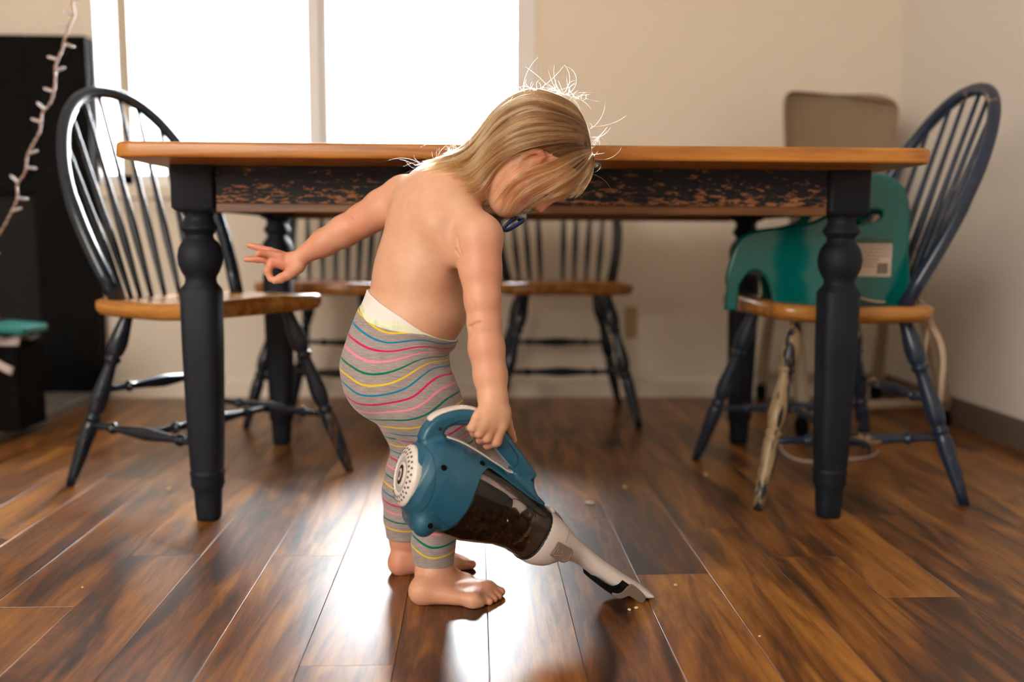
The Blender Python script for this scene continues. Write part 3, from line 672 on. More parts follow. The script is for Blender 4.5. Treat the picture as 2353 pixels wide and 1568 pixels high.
FLEG = [S(918, 885, 1.540, 80), S(945, 960, 1.540, 66), S(955, 1030, 1.540, 47), S(942, 1085, 1.543, 47), S(933, 1130, 1.545, 47), S(931, 1190, 1.545, 41), S(932, 1240, 1.545, 34), S(934, 1272, 1.545, 32)]
low.chain(NLEG, .014, .03); low.chain(FLEG, .014, .03)
body = SDF(); body.p += low.p
E(body, 973, 724, 1.475, 15, .080, .069, .046, .035)
E(body, 958, 640, 1.476, 22, .086, .071, .072, .035)
waist = SDF(); waist.p += body.p
E(body, 983, 548, 1.474, 32, .090, .064, .075, .035)
E(body, 993, 470, 1.476, 35, .082, .052, .052, .035)
E(body, 1012, 425, 1.470, 35, .055, .040, .036, .03)
body.cone(S(1046, 436, 1.455, 44), S(1130, 398, 1.45, 52), .03)
body.cone(S(1045, 480, 1.425, 44), S(1100, 540, 1.384, 47), .03)     # near shoulder
body.cone(S(985, 452, 1.52, 48), S(930, 452, 1.553, 44), .03)
body.cone(S(1005, 520, 1.398, 26), S(1045, 585, 1.392, 22), .03)     # shoulder blade
NARM = [S(1103, 550, 1.379, 51), S(1104, 620, 1.370, 48), S(1109, 690, 1.358, 41), S(1113, 742, 1.352, 38), S(1118, 800, 1.345, 41), S(1127, 865, 1.334, 38), S(1133, 918, 1.323, 33), S(1133, 940, 1.318, 31)]
body.chain(NARM, .008, .02)
FARM = [S(928, 453, 1.555, 45), S(880, 480, 1.56, 44), S(835, 506, 1.572, 37), S(790, 532, 1.578, 35), S(745, 558, 1.582, 30), S(703, 583, 1.585, 22)]
body.chain(FARM, .010, .02)
# ---- hands
R_, D_ = np.array(CR), -np.array(CU); A_ = np.array(CF)
def pell(sd, u, v, Y, rx, ry, rz, ang=0, k=.006):
    s = dep(u, v, Y)/F; c, s_ = math.cos(math.radians(ang)), math.sin(math.radians(ang))
    sd.ell(np.array(at(u, v, Y)), np.array([R_*c+D_*s_, -R_*s_+D_*c, A_]), (rx*s, ry*s, rz), k)
pell(body, 1112, 965, 1.301, 29, 33, .0150, 20, .012); pell(body, 1142, 966, 1.313, 30, 34, .0150, 20, .012)
hk = .0035
for ch in ([(1149, 984, 1.306, 15), (1140, 1015, 1.308, 12.5), (1121, 1023, 1.330, 10.5), (1112, 1012, 1.352, 8)],
           [(1131, 977, 1.301, 14.5), (1119, 1006, 1.302, 12), (1104, 1011, 1.326, 10), (1100, 996, 1.350, 8)],
           [(1112, 970, 1.296, 13.5), (1101, 995, 1.297, 11.5), (1090, 996, 1.322, 9.5), (1092, 982, 1.348, 7.5)],
           [(1096, 960, 1.293, 12), (1085, 983, 1.294, 10.5), (1078, 982, 1.318, 8.5), (1082, 970, 1.344, 7)]):
    body.chain([S(*c) for c in ch], hk, .0045)
body.chain([S(1154, 948, 1.322, 17), S(1164, 972, 1.330, 13), S(1174, 996, 1.345, 9.5), S(1180, 1012, 1.352, 8)], hk, .012)
pell(body, 664, 601, 1.585, 27, 21, .010, -25, .010)
pell(body, 684, 600, 1.583, 20, 18, .011, -30, .010)
for ch in ([(650, 588, 1.592, 9), (621, 577, 1.594, 6.8), (597, 570, 1.596, 6.2), (573, 564, 1.597, 5.6)],
           [(645, 592, 1.583, 10), (620, 584, 1.579, 7.4), (604, 583, 1.574, 6.8), (594, 583, 1.568, 6.4)],
           [(645, 600, 1.588, 10), (617, 598, 1.590, 7.2), (592, 596, 1.592, 6.4), (566, 596, 1.594, 5.6)],
           [(648, 606, 1.583, 10), (623, 606, 1.578, 8.2), (615, 623, 1.572, 7.4), (622, 641, 1.570, 6.6)],
           [(685, 614, 1.580, 13), (662, 632, 1.572, 10), (646, 640, 1.568, 9), (632, 645, 1.566, 7.2)]):
    body.chain([S(c[0], c[1], c[2], c[3]*1.2) for c in ch], hk, .005)
# ---- feet
def foot(sd, heel, lat, ball, ank, dors, toes, k=.012):
    sd.cone(ank, heel, .012); sd.cone(heel, lat, k); sd.cone(heel, ball, k); sd.cone(lat, ball, k); sd.cone(ank, dors, .012); sd.cone(dors, ball, k); sd.cone(dors, lat, k)
    for t in toes: sd.chain(t, .003, .008)
foot(body, G(972, 1384, 27), G(1088, 1394, 15), G(1112, 1373, 17), S(998, 1318, 1.432, 39), S(1068, 1346, 1.446, 22),
     [[G(1084, 1392, 11), G(1106, 1394, 9)], [G(1102, 1386, 12, 1.3), G(1116, 1389, 9, 1.25), G(1125, 1391, 8.5)], [G(1112, 1381, 12, 1.4), G(1127, 1383, 9, 1.35), G(1136, 1385, 8.5)],
      [G(1120, 1376, 13, 1.4), G(1137, 1377, 9, 1.4), G(1146, 1379, 8.5)], [G(1126, 1370, 15, 1.3), G(1141, 1371, 11.5, 1.1), G(1150, 1371, 11)]])
foot(body, G(921, 1317, 24), G(1030, 1302, 14), G(1040, 1312, 15), S(936, 1282, 1.545, 31), S(1000, 1290, 1.54, 20),
     [[G(1050, 1310, 14), G(1068, 1309, 11.5), G(1084, 1308, 10.5)], [G(1050, 1303, 12, 1.2), G(1078, 1301, 8)], [G(1045, 1298, 12, 1.2), G(1070, 1296, 8)], [G(1040, 1294, 11), G(1060, 1291, 8)], [G(1030, 1291, 11), G(1050, 1287, 7.5)]])
# ---- head: frame p = towards the crown, q = towards the face, l = away from the lens
HS = dep(1240, 330, 1.44)/F; HC = np.array(at(1240, 330, 1.44))
hp = R_*.957-D_*.29; hq = R_*.29+D_*.957; hl = A_.copy()
def H(p, q, l=0): return HC+(hp*p+hq*q+hl*l)*HS
def HB(p, q, l, r): return (H(p, q, l), r*HS)
def HU(u, v, l=0):
    Y = 1.44
    for _ in range(4):
        P = np.array(at(u, v, Y))-HC; Y += (l*HS-P@hl)/hl[1]
    P = np.array(at(u, v, Y))-HC; return (P@hp/HS, P@hq/HS, l)
HA = np.array([hp, hq, hl])
body.ell(H(4, 6), HA, np.array((101, 115, 92))*HS, .02)
body.ell(H(-58, 58), HA, np.array((64, 68, 70))*HS, .03)
for sg in (-1, 1):
    body.cone(HB(-72, 78, sg*38, 40), HB(-90, 80, sg*30, 34), .02)
    body.cone(HB(-62, 10, sg*52, 22), HB(-108, 104, sg*14, 20), .03)
    body.cone(HB(14, 118, sg*14, 17), HB(10, 104, sg*46, 18), .02)
body.cone(HB(-112, 112, -8, 23), HB(-112, 112, 8, 23), .02)
body.cone(HB(-6, 122, 0, 9), HB(-40, 143, 0, 10), .012)
for sg in (-1, 1): body.cone(HB(-46, 134, sg*8, 8), HB(-46, 130, sg*9, 8), .006)
body.cone(HB(-64, 122, -14, 10), HB(-64, 122, 14, 10), .008); body.cone(HB(-84, 122, -12, 10), HB(-84, 122, 12, 10), .008)
for sg in (-1, 1):
    body.sub(H(-16, 134, sg*33), 16*HS, .012)
    body.cone(HB(-16, 111, sg*33, 14), HB(-17, 111, sg*35, 14), .004)
ear = [HU(1186, 394, -72), HU(1191, 376, -80), HU(1203, 358, -88), HU(1224, 347, -93), HU(1242, 350, -95), HU(1248, 360, -91), HU(1239, 369, -85), HU(1222, 374, -79)]
body.chain([HB(*e, 6.3) for e in ear], .003, .008)
body.ell(H(*HU(1214, 368, -76)), np.array([(R_*.84-D_*.54), (R_*.54+D_*.84), A_]), np.array((30, 13, 5))*HS, .004)

UP = body
def skin_hit(u, v):
    d = np.array(ray(u, v)); d /= d[1]; o = np.array((0, 0, CH)); Y = 1.28
    for _ in range(40):
        f = body((o+d*Y)[None], False)[0]
        if f < .0003: break
        Y += max(f, .0004)
    return o+d*Y
cr_ = []
for L in (((1077, 752), (1084, 750), (1091, 746), (1098, 744), (1106, 741)), ((1082, 757), (1088, 756), (1094, 752)), ((1051, 545), (1052, 556), (1054, 568), (1058, 580), (1062, 590)), ((1047, 575), (1052, 583), (1058, 592)), ((805, 500), (808, 504), (811, 508))):
    H_ = [skin_hit(*q) for q in L]
    for a_, b_ in zip(H_, H_[1:]):
        for f_ in (0, .33, .66): cr_.append(a_+(b_-a_)*f_)
for c_ in cr_: body.sub(c_, .0011, .0035)
def cliptop(P, curve):   # height of a garment edge as a function of world x
    cx = np.array([at(u, v, 1.45).x for u, v in curve]); cz = np.array([at(u, v, 1.45).z for u, v in curve])
    return np.interp(P[:, 0], cx, cz)
LEGTOP = [(760, 684), (800, 688), (815, 702), (846, 733), (880, 745), (913, 752), (980, 760), (1035, 781), (1080, 797)]
DIATOP = [(780, 640), (832, 663), (882, 695), (931, 723), (974, 753), (1008, 770), (1060, 790)]
zn, zf = at(996, 1292, 1.437).z, at(930, 1233, 1.545).z
def seated(sd):  # nothing goes below the floor
    return lambda P, m=True: np.maximum(sd(P, m), -P[:, 2]+.0005)
def pants(P, m=True):
    d = waist(P, m)-.0035-.0022*np.clip(1-(cliptop(P, LEGTOP)-P[:, 2])/.03, 0, 1)
    fold = .0016*np.sin((P[:, 2]*.9+P[:, 0]*.5)*210+4*np.sin(P[:, 0]*22))*np.exp(-((P[:, 0]-XF)**2+(P[:, 2]-ZF)**2)/.0028)
    d = d-fold
    d = np.maximum(d, (P[:, 2]-cliptop(P, LEGTOP))*.8)
    zb = np.where(P[:, 1] < 1.4935, zn, zf)
    return np.maximum(d, zb-P[:, 2]-.05*(P[:, 0]+.05)*0)
XF, ZF = at(1000, 822, 1.44).x, at(1000, 822, 1.44).z
def diaper(P, m=True):
    d = waist(P, m)-.0042
    d = np.maximum(d, (P[:, 2]-cliptop(P, DIATOP))*.8)
    return np.maximum(d-.002*np.clip((P[:, 2]-cliptop(P, LEGTOP))/.012, -1, 0), cliptop(P, LEGTOP)-.02-P[:, 2])
lo, hi = (-.50, 1.27, -.006), (.20, 1.66, .80)
V, Q = surface(seated(body), lo, hi, .0018)
def blob2(pts):
    r = np.zeros(len(V))
    for p, a, sc in pts: r = np.maximum(r, a*np.exp(-((V-np.array(p))**2).sum(1)/(sc*sc)))
    return r
red = blob2([(S(600, 590, 1.585, 1)[0], 1, .035), (S(640, 610, 1.58, 1)[0], .8, .04), (S(1110, 1010, 1.33, 1)[0], .55, .03), (S(1134, 610, 1.33, 1)[0], .5, .055), (S(1120, 800, 1.31, 1)[0], .35, .06), (S(1130, 700, 1.32, 1)[0], .35, .06), (S(815, 490, 1.57, 1)[0], .45, .07), (S(720, 570, 1.57, 1)[0], .5, .05),
             (S(1010, 1395, 1.42, 1)[0], .6, .06), (S(1120, 1385, 1.42, 1)[0], .7, .045), (S(920, 1310, 1.54, 1)[0], .7, .07), (S(1090, 1305, 1.54, 1)[0], .6, .04), (H(-70, 95, -60), .55, .035),
             (H(*HU(1236, 352, -90)), .8, .018), (H(-42, 145), .35, .02), (H(-76, 130), .6, .012), (S(960, 1365, 1.43, 1)[0], .5, .035)])
m = mat('skin', (.60, .34, .22), .48, .4, Subsurface_Weight=.15, Subsurface_Scale=.012); MT['skin'] = m
m.node_tree.nodes['Principled BSDF'].inputs['Subsurface Radius'].default_value = (1, .35, .18)
n = NT(m); at_ = n.n('ShaderNodeAttribute'); at_.attribute_name = 'red'
mott = n.noise(26, n.coord('Object'), 4, .6)
c0 = n.ramp(mott, [(.3, (.60, .325, .20)), (.7, (.66, .39, .255))]); n.base(n.mix(at_.outputs['Fac'], c0, (.58, .19, .12)))
n.bump(n.noise(420, n.coord('Object'), 3), .06, .0006)
child = empty('toddler', (float(at(1000, 1390, 1.43).x), 1.48, 0), label='barefoot toddler bending forward in striped leggings, one arm stretched back, gripping a hand vacuum', category='person')
def adopt(o):
    o.parent = child; o.matrix_parent_inverse = Matrix.Translation(-child.location); return o
bo = adopt(nmesh('body', V, Q, m, None, {'red': red}))
# stripe phase across the leggings, from measured stripe lines (side view of the garment)
ST = {0: [(810, 719), (882, 762), (983, 765), (1035, 782)], 1: [(803, 752), (898, 787), (1029, 791)], 2: [(793, 778), (882, 804), (1016, 809)], 3: [(784, 802), (846, 827), (907, 824), (971, 810), (1006, 814)],
      4: [(780, 831), (837, 854), (907, 848), (1002, 821)], 5: [(782, 859), (830, 881), (907, 873), (1008, 831)], 6: [(790, 886), (840, 906), (913, 894), (1023, 847)], 7: [(812, 927), (882, 923), (956, 903), (1035, 866)],
      8: [(840, 949), (913, 938), (974, 920), (1043, 885)], 9: [(861, 968), (928, 960), (990, 942), (1052, 907)], 10: [(892, 980), (944, 977), (983, 968), (1060, 928)], 11: [(919, 998), (962, 997), (1066, 952)],
      12: [(1026, 998), (1069, 978)], 14: [(975, 1040), (1083, 1022)], 17: [(965, 1095), (1075, 1088)], 20: [(955, 1155), (1060, 1155)], 23: [(952, 1216), (1000, 1230), (1046, 1224)], 24: [(949, 1243), (985, 1259), (1043, 1255)], 25: [(948, 1266), (980, 1283), (1041, 1278)]}
FT = {13: [(878, 990), (945, 985)], 14: [(894, 1010), (925, 1005)], 15: [(900, 1027), (925, 1028)], 16: [(905, 1042), (990, 1040)], 17: [(898, 1058), (908, 1062)], 18: [(890, 1080), (900, 1083)], 19: [(885, 1098), (898, 1103)], 20: [(884, 1119), (900, 1126)],
      21: [(886, 1139), (910, 1149)], 22: [(889, 1162), (924, 1168)], 23: [(891, 1184), (935, 1189)], 24: [(890, 1202), (945, 1208)], 25: [(903, 1224), (945, 1227)], 10: [(860, 950), (960, 930)], 5: [(785, 860), (960, 840)], 0: [(810, 719), (983, 765)]}
phi = lambda r: -np.sqrt(r*r+.02**2)
def rbf(tab, Y):
    P, f = [], []
    for k, pts in tab.items():
        for u, v in pts: q = at(u, v, Y); P.append((q.x, q.z)); f.append(k)
    P, f = np.array(P), np.array(f, float); N = len(P)
    r = np.linalg.norm(P[:, None]-P[None], axis=2); K = phi(r)
    A = np.block([[K+2e-3*np.eye(N), np.c_[P, np.ones(N)]], [np.c_[P, np.ones(N)].T, np.zeros((3, 3))]])
    w_ = np.linalg.solve(A, np.r_[f, 0, 0, 0])
    return lambda X: phi(np.linalg.norm(X[:, None]-P[None], axis=2))@w_[:N]+X@w_[N:N+2]+w_[N+2]
V2, Q2 = surface(pants, (-.32, 1.33, .03), (0.02, 1.66, .50), .0022)
fn_, ff_ = rbf(ST, 1.40), rbf(FT, 1.50)
XZ = V2[:, [0, 2]]; near = V2[:, 1] < 1.4935
zc = at(930, 985, 1.49).z
ph = np.where(near | (V2[:, 2] > zc), fn_(XZ), ff_(XZ)); ph = np.minimum(ph, 25.4)
mp2 = mat('striped_knit', (.4, .35, .34), .95, .15, Sheen_Weight=.25); n = NT(mp2)
a = n.n('ShaderNodeAttribute'); a.attribute_name = 'stripe'; sv = a.outputs['Fac']
frac = n.math('FRACT', n.math('ADD', sv, .5)); dist = n.math('ABSOLUTE', n.math('SUBTRACT', frac, .5))
idx = n.math('MODULO', n.math('ADD', n.math('FLOOR', n.math('ADD', sv, .5)), 10), 5)
cs = n.ramp(n.math('DIVIDE', n.math('ADD', idx, .5), 5), [(0, (.72, .50, .02)), (.2, (.0, .20, .36)), (.4, (.52, .005, .10)), (.6, (.76, .22, .30)), (.8, (.0, .16, .09))], 'CONSTANT')
hv = n.coord('Object', (60, 60, 900)); he = n.noise(1, hv, 4, .65); h2 = n.noise(900, n.coord('Object'), 2)
heather = n.mix(.35, n.ramp(he, [(.3, (.17, .14, .145)), (.55, (.36, .30, .29)), (.75, (.50, .43, .41))]), n.ramp(h2, [(.3, (.2, .17, .17)), (.7, (.46, .4, .38))]))
k_ = n.ramp(dist, [(.085, (1, 1, 1)), (.105, (0, 0, 0))]); n.base(n.mix(k_, heather, cs)); n.bump(n.noise(700, n.coord('Object', (1, 1, 1.6)), 2), .25, .0006)
adopt(nmesh('leggings', V2, Q2, mp2, None, {'stripe': ph}, label='heather grey leggings with thin coloured stripes'))
V3, Q3 = surface(diaper, (-.32, 1.33, .26), (.02, 1.66, .50), .0024)
md_ = mat('diaper_cover', (.80, .74, .72), .85, .2); n = NT(md_)
zt = cliptop(V3, LEGTOP)+.012-V3[:, 2]+.004*np.sin(V3[:, 0]*90)
aa = n.n('ShaderNodeAttribute'); aa.attribute_name = 'low'
n.base(n.mix(n.ramp(aa.outputs['Fac'], [(.49, (0, 0, 0)), (.52, (1, 1, 1))]), (.80, .74, .72), n.mix(n.ramp(n.noise(38, n.coord('Object')), [(.5, (0, 0, 0)), (.6, (1, 1, 1))]), (.78, .78, .60), (.55, .68, .40))))
n.bump(n.noise(500, n.coord('Object'), 2), .2, .0005)
adopt(nmesh('diaper', V3, Q3, md_, None, {'low': zt*18+.5}, label='white diaper showing above the leggings'))
# eye, lashes
bm = bmesh.new(); bmesh.ops.create_uvsphere(bm, u_segments=20, v_segments=14, radius=.0095)
for sg in (-1, 1):
    b2 = bmesh.new(); bmesh.ops.create_uvsphere(b2, u_segments=20, v_segments=14, radius=.0093)
    bmesh.ops.translate(b2, vec=Vector(H(-19, 113, sg*33)), verts=b2.verts[:]); adopt(obj('eye', b2, mat('eye', (.10, .09, .10), .15)))
    b2 = bmesh.new()
    for i in range(12):
        t = (i-5.5)/5.5; a0 = np.array(H(-21-2*(1-t*t), 124-5*t*t, sg*33+t*13)); b0 = np.array(H(-30-3*(1-t*t), 133-6*t*t, sg*33+t*17)); mid = (a0+b0)/2+np.array(hq)*.0006
        tube([a0, mid, b0], [.00045, .00035, .0001], 5, bm=b2)
    adopt(obj('eyelashes', b2, mat('lash', (.03, .015, .01), .7)))
bm.free()
# ------------------------------------------------------------------ hand vacuum (built in its own upright middle plane)
VT = fl(1480, 1367); VT.z = 0; VR = at(932, 1090, 1.285)
vd = Vector((VT.x-VR.x, VT.y-VR.y, 0)).normalized(); vn = Vector((vd.y, -vd.x, 0))        # vn points to the near side
def vp(u, v):
    d = ray(u, v); t = (VT-Vector((0, 0, CH))).dot(vn)/d.dot(vn); P = Vector((0, 0, CH))+d*t
    return ((P-VT).dot(vd), P.z)
VM = Matrix.Identity(4)
for i, a in enumerate((vd, Vector((0, 0, 1)), vn)):
    for j in range(3): VM[j][i] = a[j]
VM.translation = VT
vac = empty('hand_vacuum', tuple(VT), 0, label='blue and white cordless hand vacuum with smoked dust bowl, nozzle on the floor', category='vacuum')
def vadd(o): o.parent = vac; o.matrix_parent_inverse = Matrix.Translation(-VT) @ VM; return o
def sec(tab):   # (top px, bottom px, half width) -> arrays in the plane
    return [(np.array(vp(*t)), np.array(vp(*b)), w_) for t, b, w_ in tab]
a0, a1 = np.array(vp(932, 1092)), np.array(vp(1224, 1228)); av = (a1-a0)/np.linalg.norm(a1-a0); bv = np.array([-av[1], av[0]])
BS = sec([((948, 1030), (918, 1160), .040), ((962, 1018), (924, 1172), .047), ((985, 1006), (937, 1186), .053), ((1015, 1003), (955, 1202), .056), ((1056, 1016), (990, 1220), .058), ((1092, 1036), (1044, 1239), .058),
          ((1145, 1069), (1085, 1244), .057), ((1185, 1100), (1119, 1247), .055), ((1222, 1133), (1150, 1257), .053), ((1258, 1167), (1190, 1281), .050)])
s_t = np.array([(t-a0)@av for t, b, w_ in BS]); t_t = np.array([(t-a0)@bv for t, b, w_ in BS]); s_b = np.array([(b-a0)@av for t, b, w_ in BS]); t_b = np.array([(b-a0)@bv for t, b, w_ in BS])
s_c = (s_t+s_b)/2; w_c = np.array([w_ for *_, w_ in BS])
def edge_line(i):
    t, b, _ = BS[i]; e = (t-b)/np.linalg.norm(t-b); return (t+b)/2-a0, np.array([e[1], -e[0]])
(rp, rn), (fp, fn2) = edge_line(0), edge_line(-1)
def bodyf(X):
    q = X[:, :2]-a0; s = q@av; t = q@bv; T = np.interp(s, s_t, t_t); B_ = np.interp(s, s_b, t_b); W_ = np.interp(s, s_c, w_c)
    h = (T-B_)/2; e = 2.25
    k = ((np.abs(t-(T+B_)/2)/h)**e+(np.abs(X[:, 2])/W_)**e)**(1/e)
    rear = -((q-rp)@rn); front = (q-fp)@fn2
    return np.maximum(np.maximum((k-1)*np.minimum(h, W_), front), rear)
def side_l(st):
    q = np.array(st)-a0; s = q@av; t = q@bv; T = np.interp(s, s_t, t_t); B_ = np.interp(s, s_b, t_b); h = (T-B_)/2
    return float(np.interp(s, s_c, w_c)*max(.02, 1-(abs(t-(T+B_)/2)/h)**2.25)**(1/2.25))
def polyd(X, poly):
    P = np.array(poly); d = np.full(len(X), 1e9); inside = np.zeros(len(X), bool)
    for a, b in zip(P, np.roll(P, -1, 0)):
        e = b-a; w_ = X-a; h = np.clip(w_@e/(e@e), 0, 1); d = np.minimum(d, ((w_-h[:, None]*e)**2).sum(1))
        c = (a[1] > X[:, 1]) != (b[1] > X[:, 1]); 
        with np.errstate(divide='ignore', invalid='ignore'): xx = (b[0]-a[0])*(X[:, 1]-a[1])/(b[1]-a[1])+a[0]
        inside ^= c & (X[:, 0] < xx)
    d = np.sqrt(d); return np.where(inside, -d, d)
PX = lambda L: [vp(*p) for p in L]
hand_poly = [tuple(p) for p in catmull(PX([(962, 1006), (974, 980), (999, 956), (1026, 945), (1059, 939), (1092, 943), (1125, 960), (1155, 988), (1183, 1023), (1205, 1053)]), 4)]+PX([(1226, 1083), (1227, 1090), (1221, 1098), (1221, 1115), (1227, 1135), (1241, 1150), (1237, 1155), (1212, 1142), (1180, 1112), (1164, 1088), (1174, 1084), (1173, 1073)])+[tuple(p) for p in catmull(PX([(1139, 1033), (1118, 1008), (1098, 988), (1079, 977), (1046, 975), (1026, 981), (1017, 992), (1019, 1004), (1030, 1020)]), 4)]+PX([(1000, 1040), (970, 1030)])
bowl_poly = [tuple(p) for p in catmull(PX([(981, 1219), (996, 1209), (1018, 1189), (1038, 1161), (1053, 1134), (1062, 1112), (1071, 1093), (1079, 1078), (1090, 1068), (1106, 1065), (1122, 1074), (1156, 1100), (1189, 1124), (1221, 1146), (1236, 1153), (1243, 1150)]), 4)]+PX([(1300, 1120), (1330, 1200), (1200, 1400), (960, 1300)])
hb_ = SDF(); 
fc = np.array([*vp(962, 1186)]); hb_.cone((np.array([*fc, -.026]), .0165), (np.array([*fc, .030]), .0165), .012)
fd = np.array([*vp(960, 1200)]); hb_.cone((np.array([*fd, -.024]), .0125), (np.array([*fd, .028]), .0125), .012)
def smin(a, b, k): h = np.maximum(k-np.abs(a-b), 0)/k; return np.minimum(a, b)-h*h*k/4
hz = vp(1100, 1100)[1]
def housing(P, m=True):
    f = bodyf(P); foot_ = hb_(P, False)
    g = polyd(P[:, :2], hand_poly); r = .0075; wl = .0155+.004*np.clip((P[:, 1]-hz)/-.03, 0, 1)
    A_1, B_1 = g+r, np.abs(P[:, 2])-wl+r
    h = np.sqrt(np.maximum(A_1, 0)**2+np.maximum(B_1, 0)**2)+np.minimum(np.maximum(A_1, B_1), 0)-r
    cut = np.maximum(smin(f, foot_, .010), -(polyd(P[:, :2], bowl_poly)))
    return smin(cut, h, .008)
def bowl(P, m=True): return np.maximum(bodyf(P)+.0011, polyd(P[:, :2], bowl_poly)+.0002)
corners = np.array(PX([(890, 930), (1300, 930), (890, 1300), (1300, 1300)]))
lo_, hi_ = corners.min(0), corners.max(0)
V4, Q4 = surface(housing, (lo_[0], lo_[1]-.01, -.066), (hi_[0], hi_[1], .068), .0017)
blue = mat('teal_blue_plastic', (.010, .088, .150), .30, .5); n = NT(blue); n.rough(n.ramp(n.noise(30, n.coord('Object'), 5), [(.3, (.24, .24, .24)), (.7, (.42, .42, .42))]))
vadd(nmesh('housing', V4, Q4, blue))
V5, Q5 = surface(bowl, (lo_[0], lo_[1]-.01, -.066), (hi_[0]+.01, hi_[1], .068), .0019)
sm = bpy.data.materials.new('smoked_plastic'); sm.use_nodes = True; t = sm.node_tree; t.nodes.clear()
o_ = t.nodes.new('ShaderNodeOutputMaterial'); mx = t.nodes.new('ShaderNodeMixShader'); tr = t.nodes.new('ShaderNodeBsdfTransparent'); gl = t.nodes.new('ShaderNodeBsdfGlossy')
tr.inputs[0].default_value = (.60, .52, .45, 1); gl.inputs['Roughness'].default_value = .12; fr = t.nodes.new('ShaderNodeFresnel'); fr.inputs[0].default_value = 1.5
t.links.new(fr.outputs[0], mx.inputs[0]); t.links.new(tr.outputs[0], mx.inputs[1]); t.links.new(gl.outputs[0], mx.inputs[2]); t.links.new(mx.outputs[0], o_.inputs[0])
bw = vadd(nmesh('dust_bowl', V5, Q5, sm, label='smoked see-through dust bowl full of debris'))
def ring_loft(tab, m, name, seg=40, e=2.3, n_=5, shrink=1.0, cap=True, parent=None, **k):
    S_ = sec(tab); T = catmull([np.r_[a, b, w_] for a, b, w_ in S_], n_); bm = bmesh.new(); rings = []
    for r in T:
        t_, b_, w_ = r[:2], r[2:4], r[4]; c = (t_+b_)/2; h = (t_-b_)/2*shrink; w_ *= shrink; R1 = []
        for i in range(seg):
            a = 2*math.pi*i/seg; x, y = math.cos(a), math.sin(a); x = math.copysign(abs(x)**(2/e), x); y = math.copysign(abs(y)**(2/e), y)
            p = c+h*x; R1.append(bm.verts.new((p[0], p[1], w_*y)))
        rings.append(R1)
    for A1, B1 in zip(rings, rings[1:]):
        for i in range(seg): bm.faces.new((A1[i], A1[(i+1) % seg], B1[(i+1) % seg], B1[i]))
    if cap: bm.faces.new(rings[0]); bm.faces.new(rings[-1])
    o = obj(name, bm, m, None, True, **k); return vadd(o)
wht = mat('white_plastic', (.68, .62, .585), .32, .5); MT['wht'] = wht
NZ = [((1255, 1167), (1186, 1278), .0515), ((1259, 1169), (1192, 1283), .0515), ((1270, 1177), (1208, 1291), .050), ((1290, 1195), (1235, 1294), .045), ((1310, 1219), (1265, 1285), .036), ((1328, 1240), (1290, 1283), .029), ((1345, 1254), (1315, 1291), .026),
      ((1365, 1270), (1340, 1307), .0255), ((1392, 1291), (1365, 1326), .026), ((1425, 1314), (1398, 1347), .027), ((1455, 1333), (1432, 1362), .0275), ((1478, 1348), (1462, 1367), .0275), ((1487, 1356), (1482, 1365), .026)]
nz = ring_loft(NZ, wht, 'nozzle')
# inside of the bowl: motor filter, dust cake and fluff
ring_loft([((1085, 1078), (1020, 1222), .043), ((1130, 1105), (1075, 1222), .040), ((1165, 1128), (1118, 1218), .034), ((1178, 1140), (1132, 1212), .024)], mat('grey_filter', (.045, .045, .05), .9), 'filter', shrink=.86)
dm = mat('dust_and_crumbs', (.20, .12, .05), .95, .1); n = NT(dm); n.base(n.ramp(n.noise(55, n.coord('Object'), 8, .7), [(.35, (.015, .010, .006)), (.5, (.13, .075, .025)), (.62, (.24, .15, .05)), (.7, (.42, .36, .28))]))
dd = SDF(); rg = np.random.default_rng(3)
for i in range(60):
    u = 1060+rg.random()*135; v_ = 1150+rg.random()*80+(u-1060)*.12
    if bodyf(np.array([[*vp(u, v_), 0]]))[0] > -.012: continue
    st = np.array(vp(u, v_)); c_ = np.array([*st, side_l(st)*(.80+.1*rg.random())-.006]); dd.cone((c_, .004+.006*rg.random()), (c_+rg.normal(size=3)*.005, .003+.004*rg.random()), .003)
Vd, Qd = surface(lambda P, m=True: np.maximum(dd(P, False)-.0012*np.sin(P[:, 0]*900)*np.sin(P[:, 1]*800)*np.sin(P[:, 2]*700), bodyf(P)+.0035), (lo_[0], lo_[1], -.01), (hi_[0], hi_[1], .066), .0022, project=1)
vadd(nmesh('dust_clump', Vd, Qd, dm, label='brown dust and crumbs', kind='stuff'))
# pale fluff stuck inside the bowl near the collar
dd = SDF()
for u, v_, r in ((1160, 1232, 4), (1170, 1222, 6), (1180, 1208, 6), (1186, 1196, 5), (1192, 1180, 4), (1188, 1165, 4), (1198, 1172, 4), (1186, 1226, 4)):
    st = np.array(vp(u, v_)); dd.cone((np.array([*st, side_l(st)-.005]), r*.00062), (np.array([*(st+.003), side_l(st)-.005]), r*.0005), .004)
Vd, Qd = surface(lambda P, m=True: np.maximum(dd(P, False)-.0006*np.sin(P[:, 0]*1500)*np.sin(P[:, 1]*1300), bodyf(P)+.003), (lo_[0], lo_[1], -.01), (hi_[0], hi_[1], .066), .0016, project=1)
vadd(nmesh('fluff', Vd, Qd, mat('pale_lint', (.62, .52, .42), .95, .1), label='pale lint inside the dust bowl'))
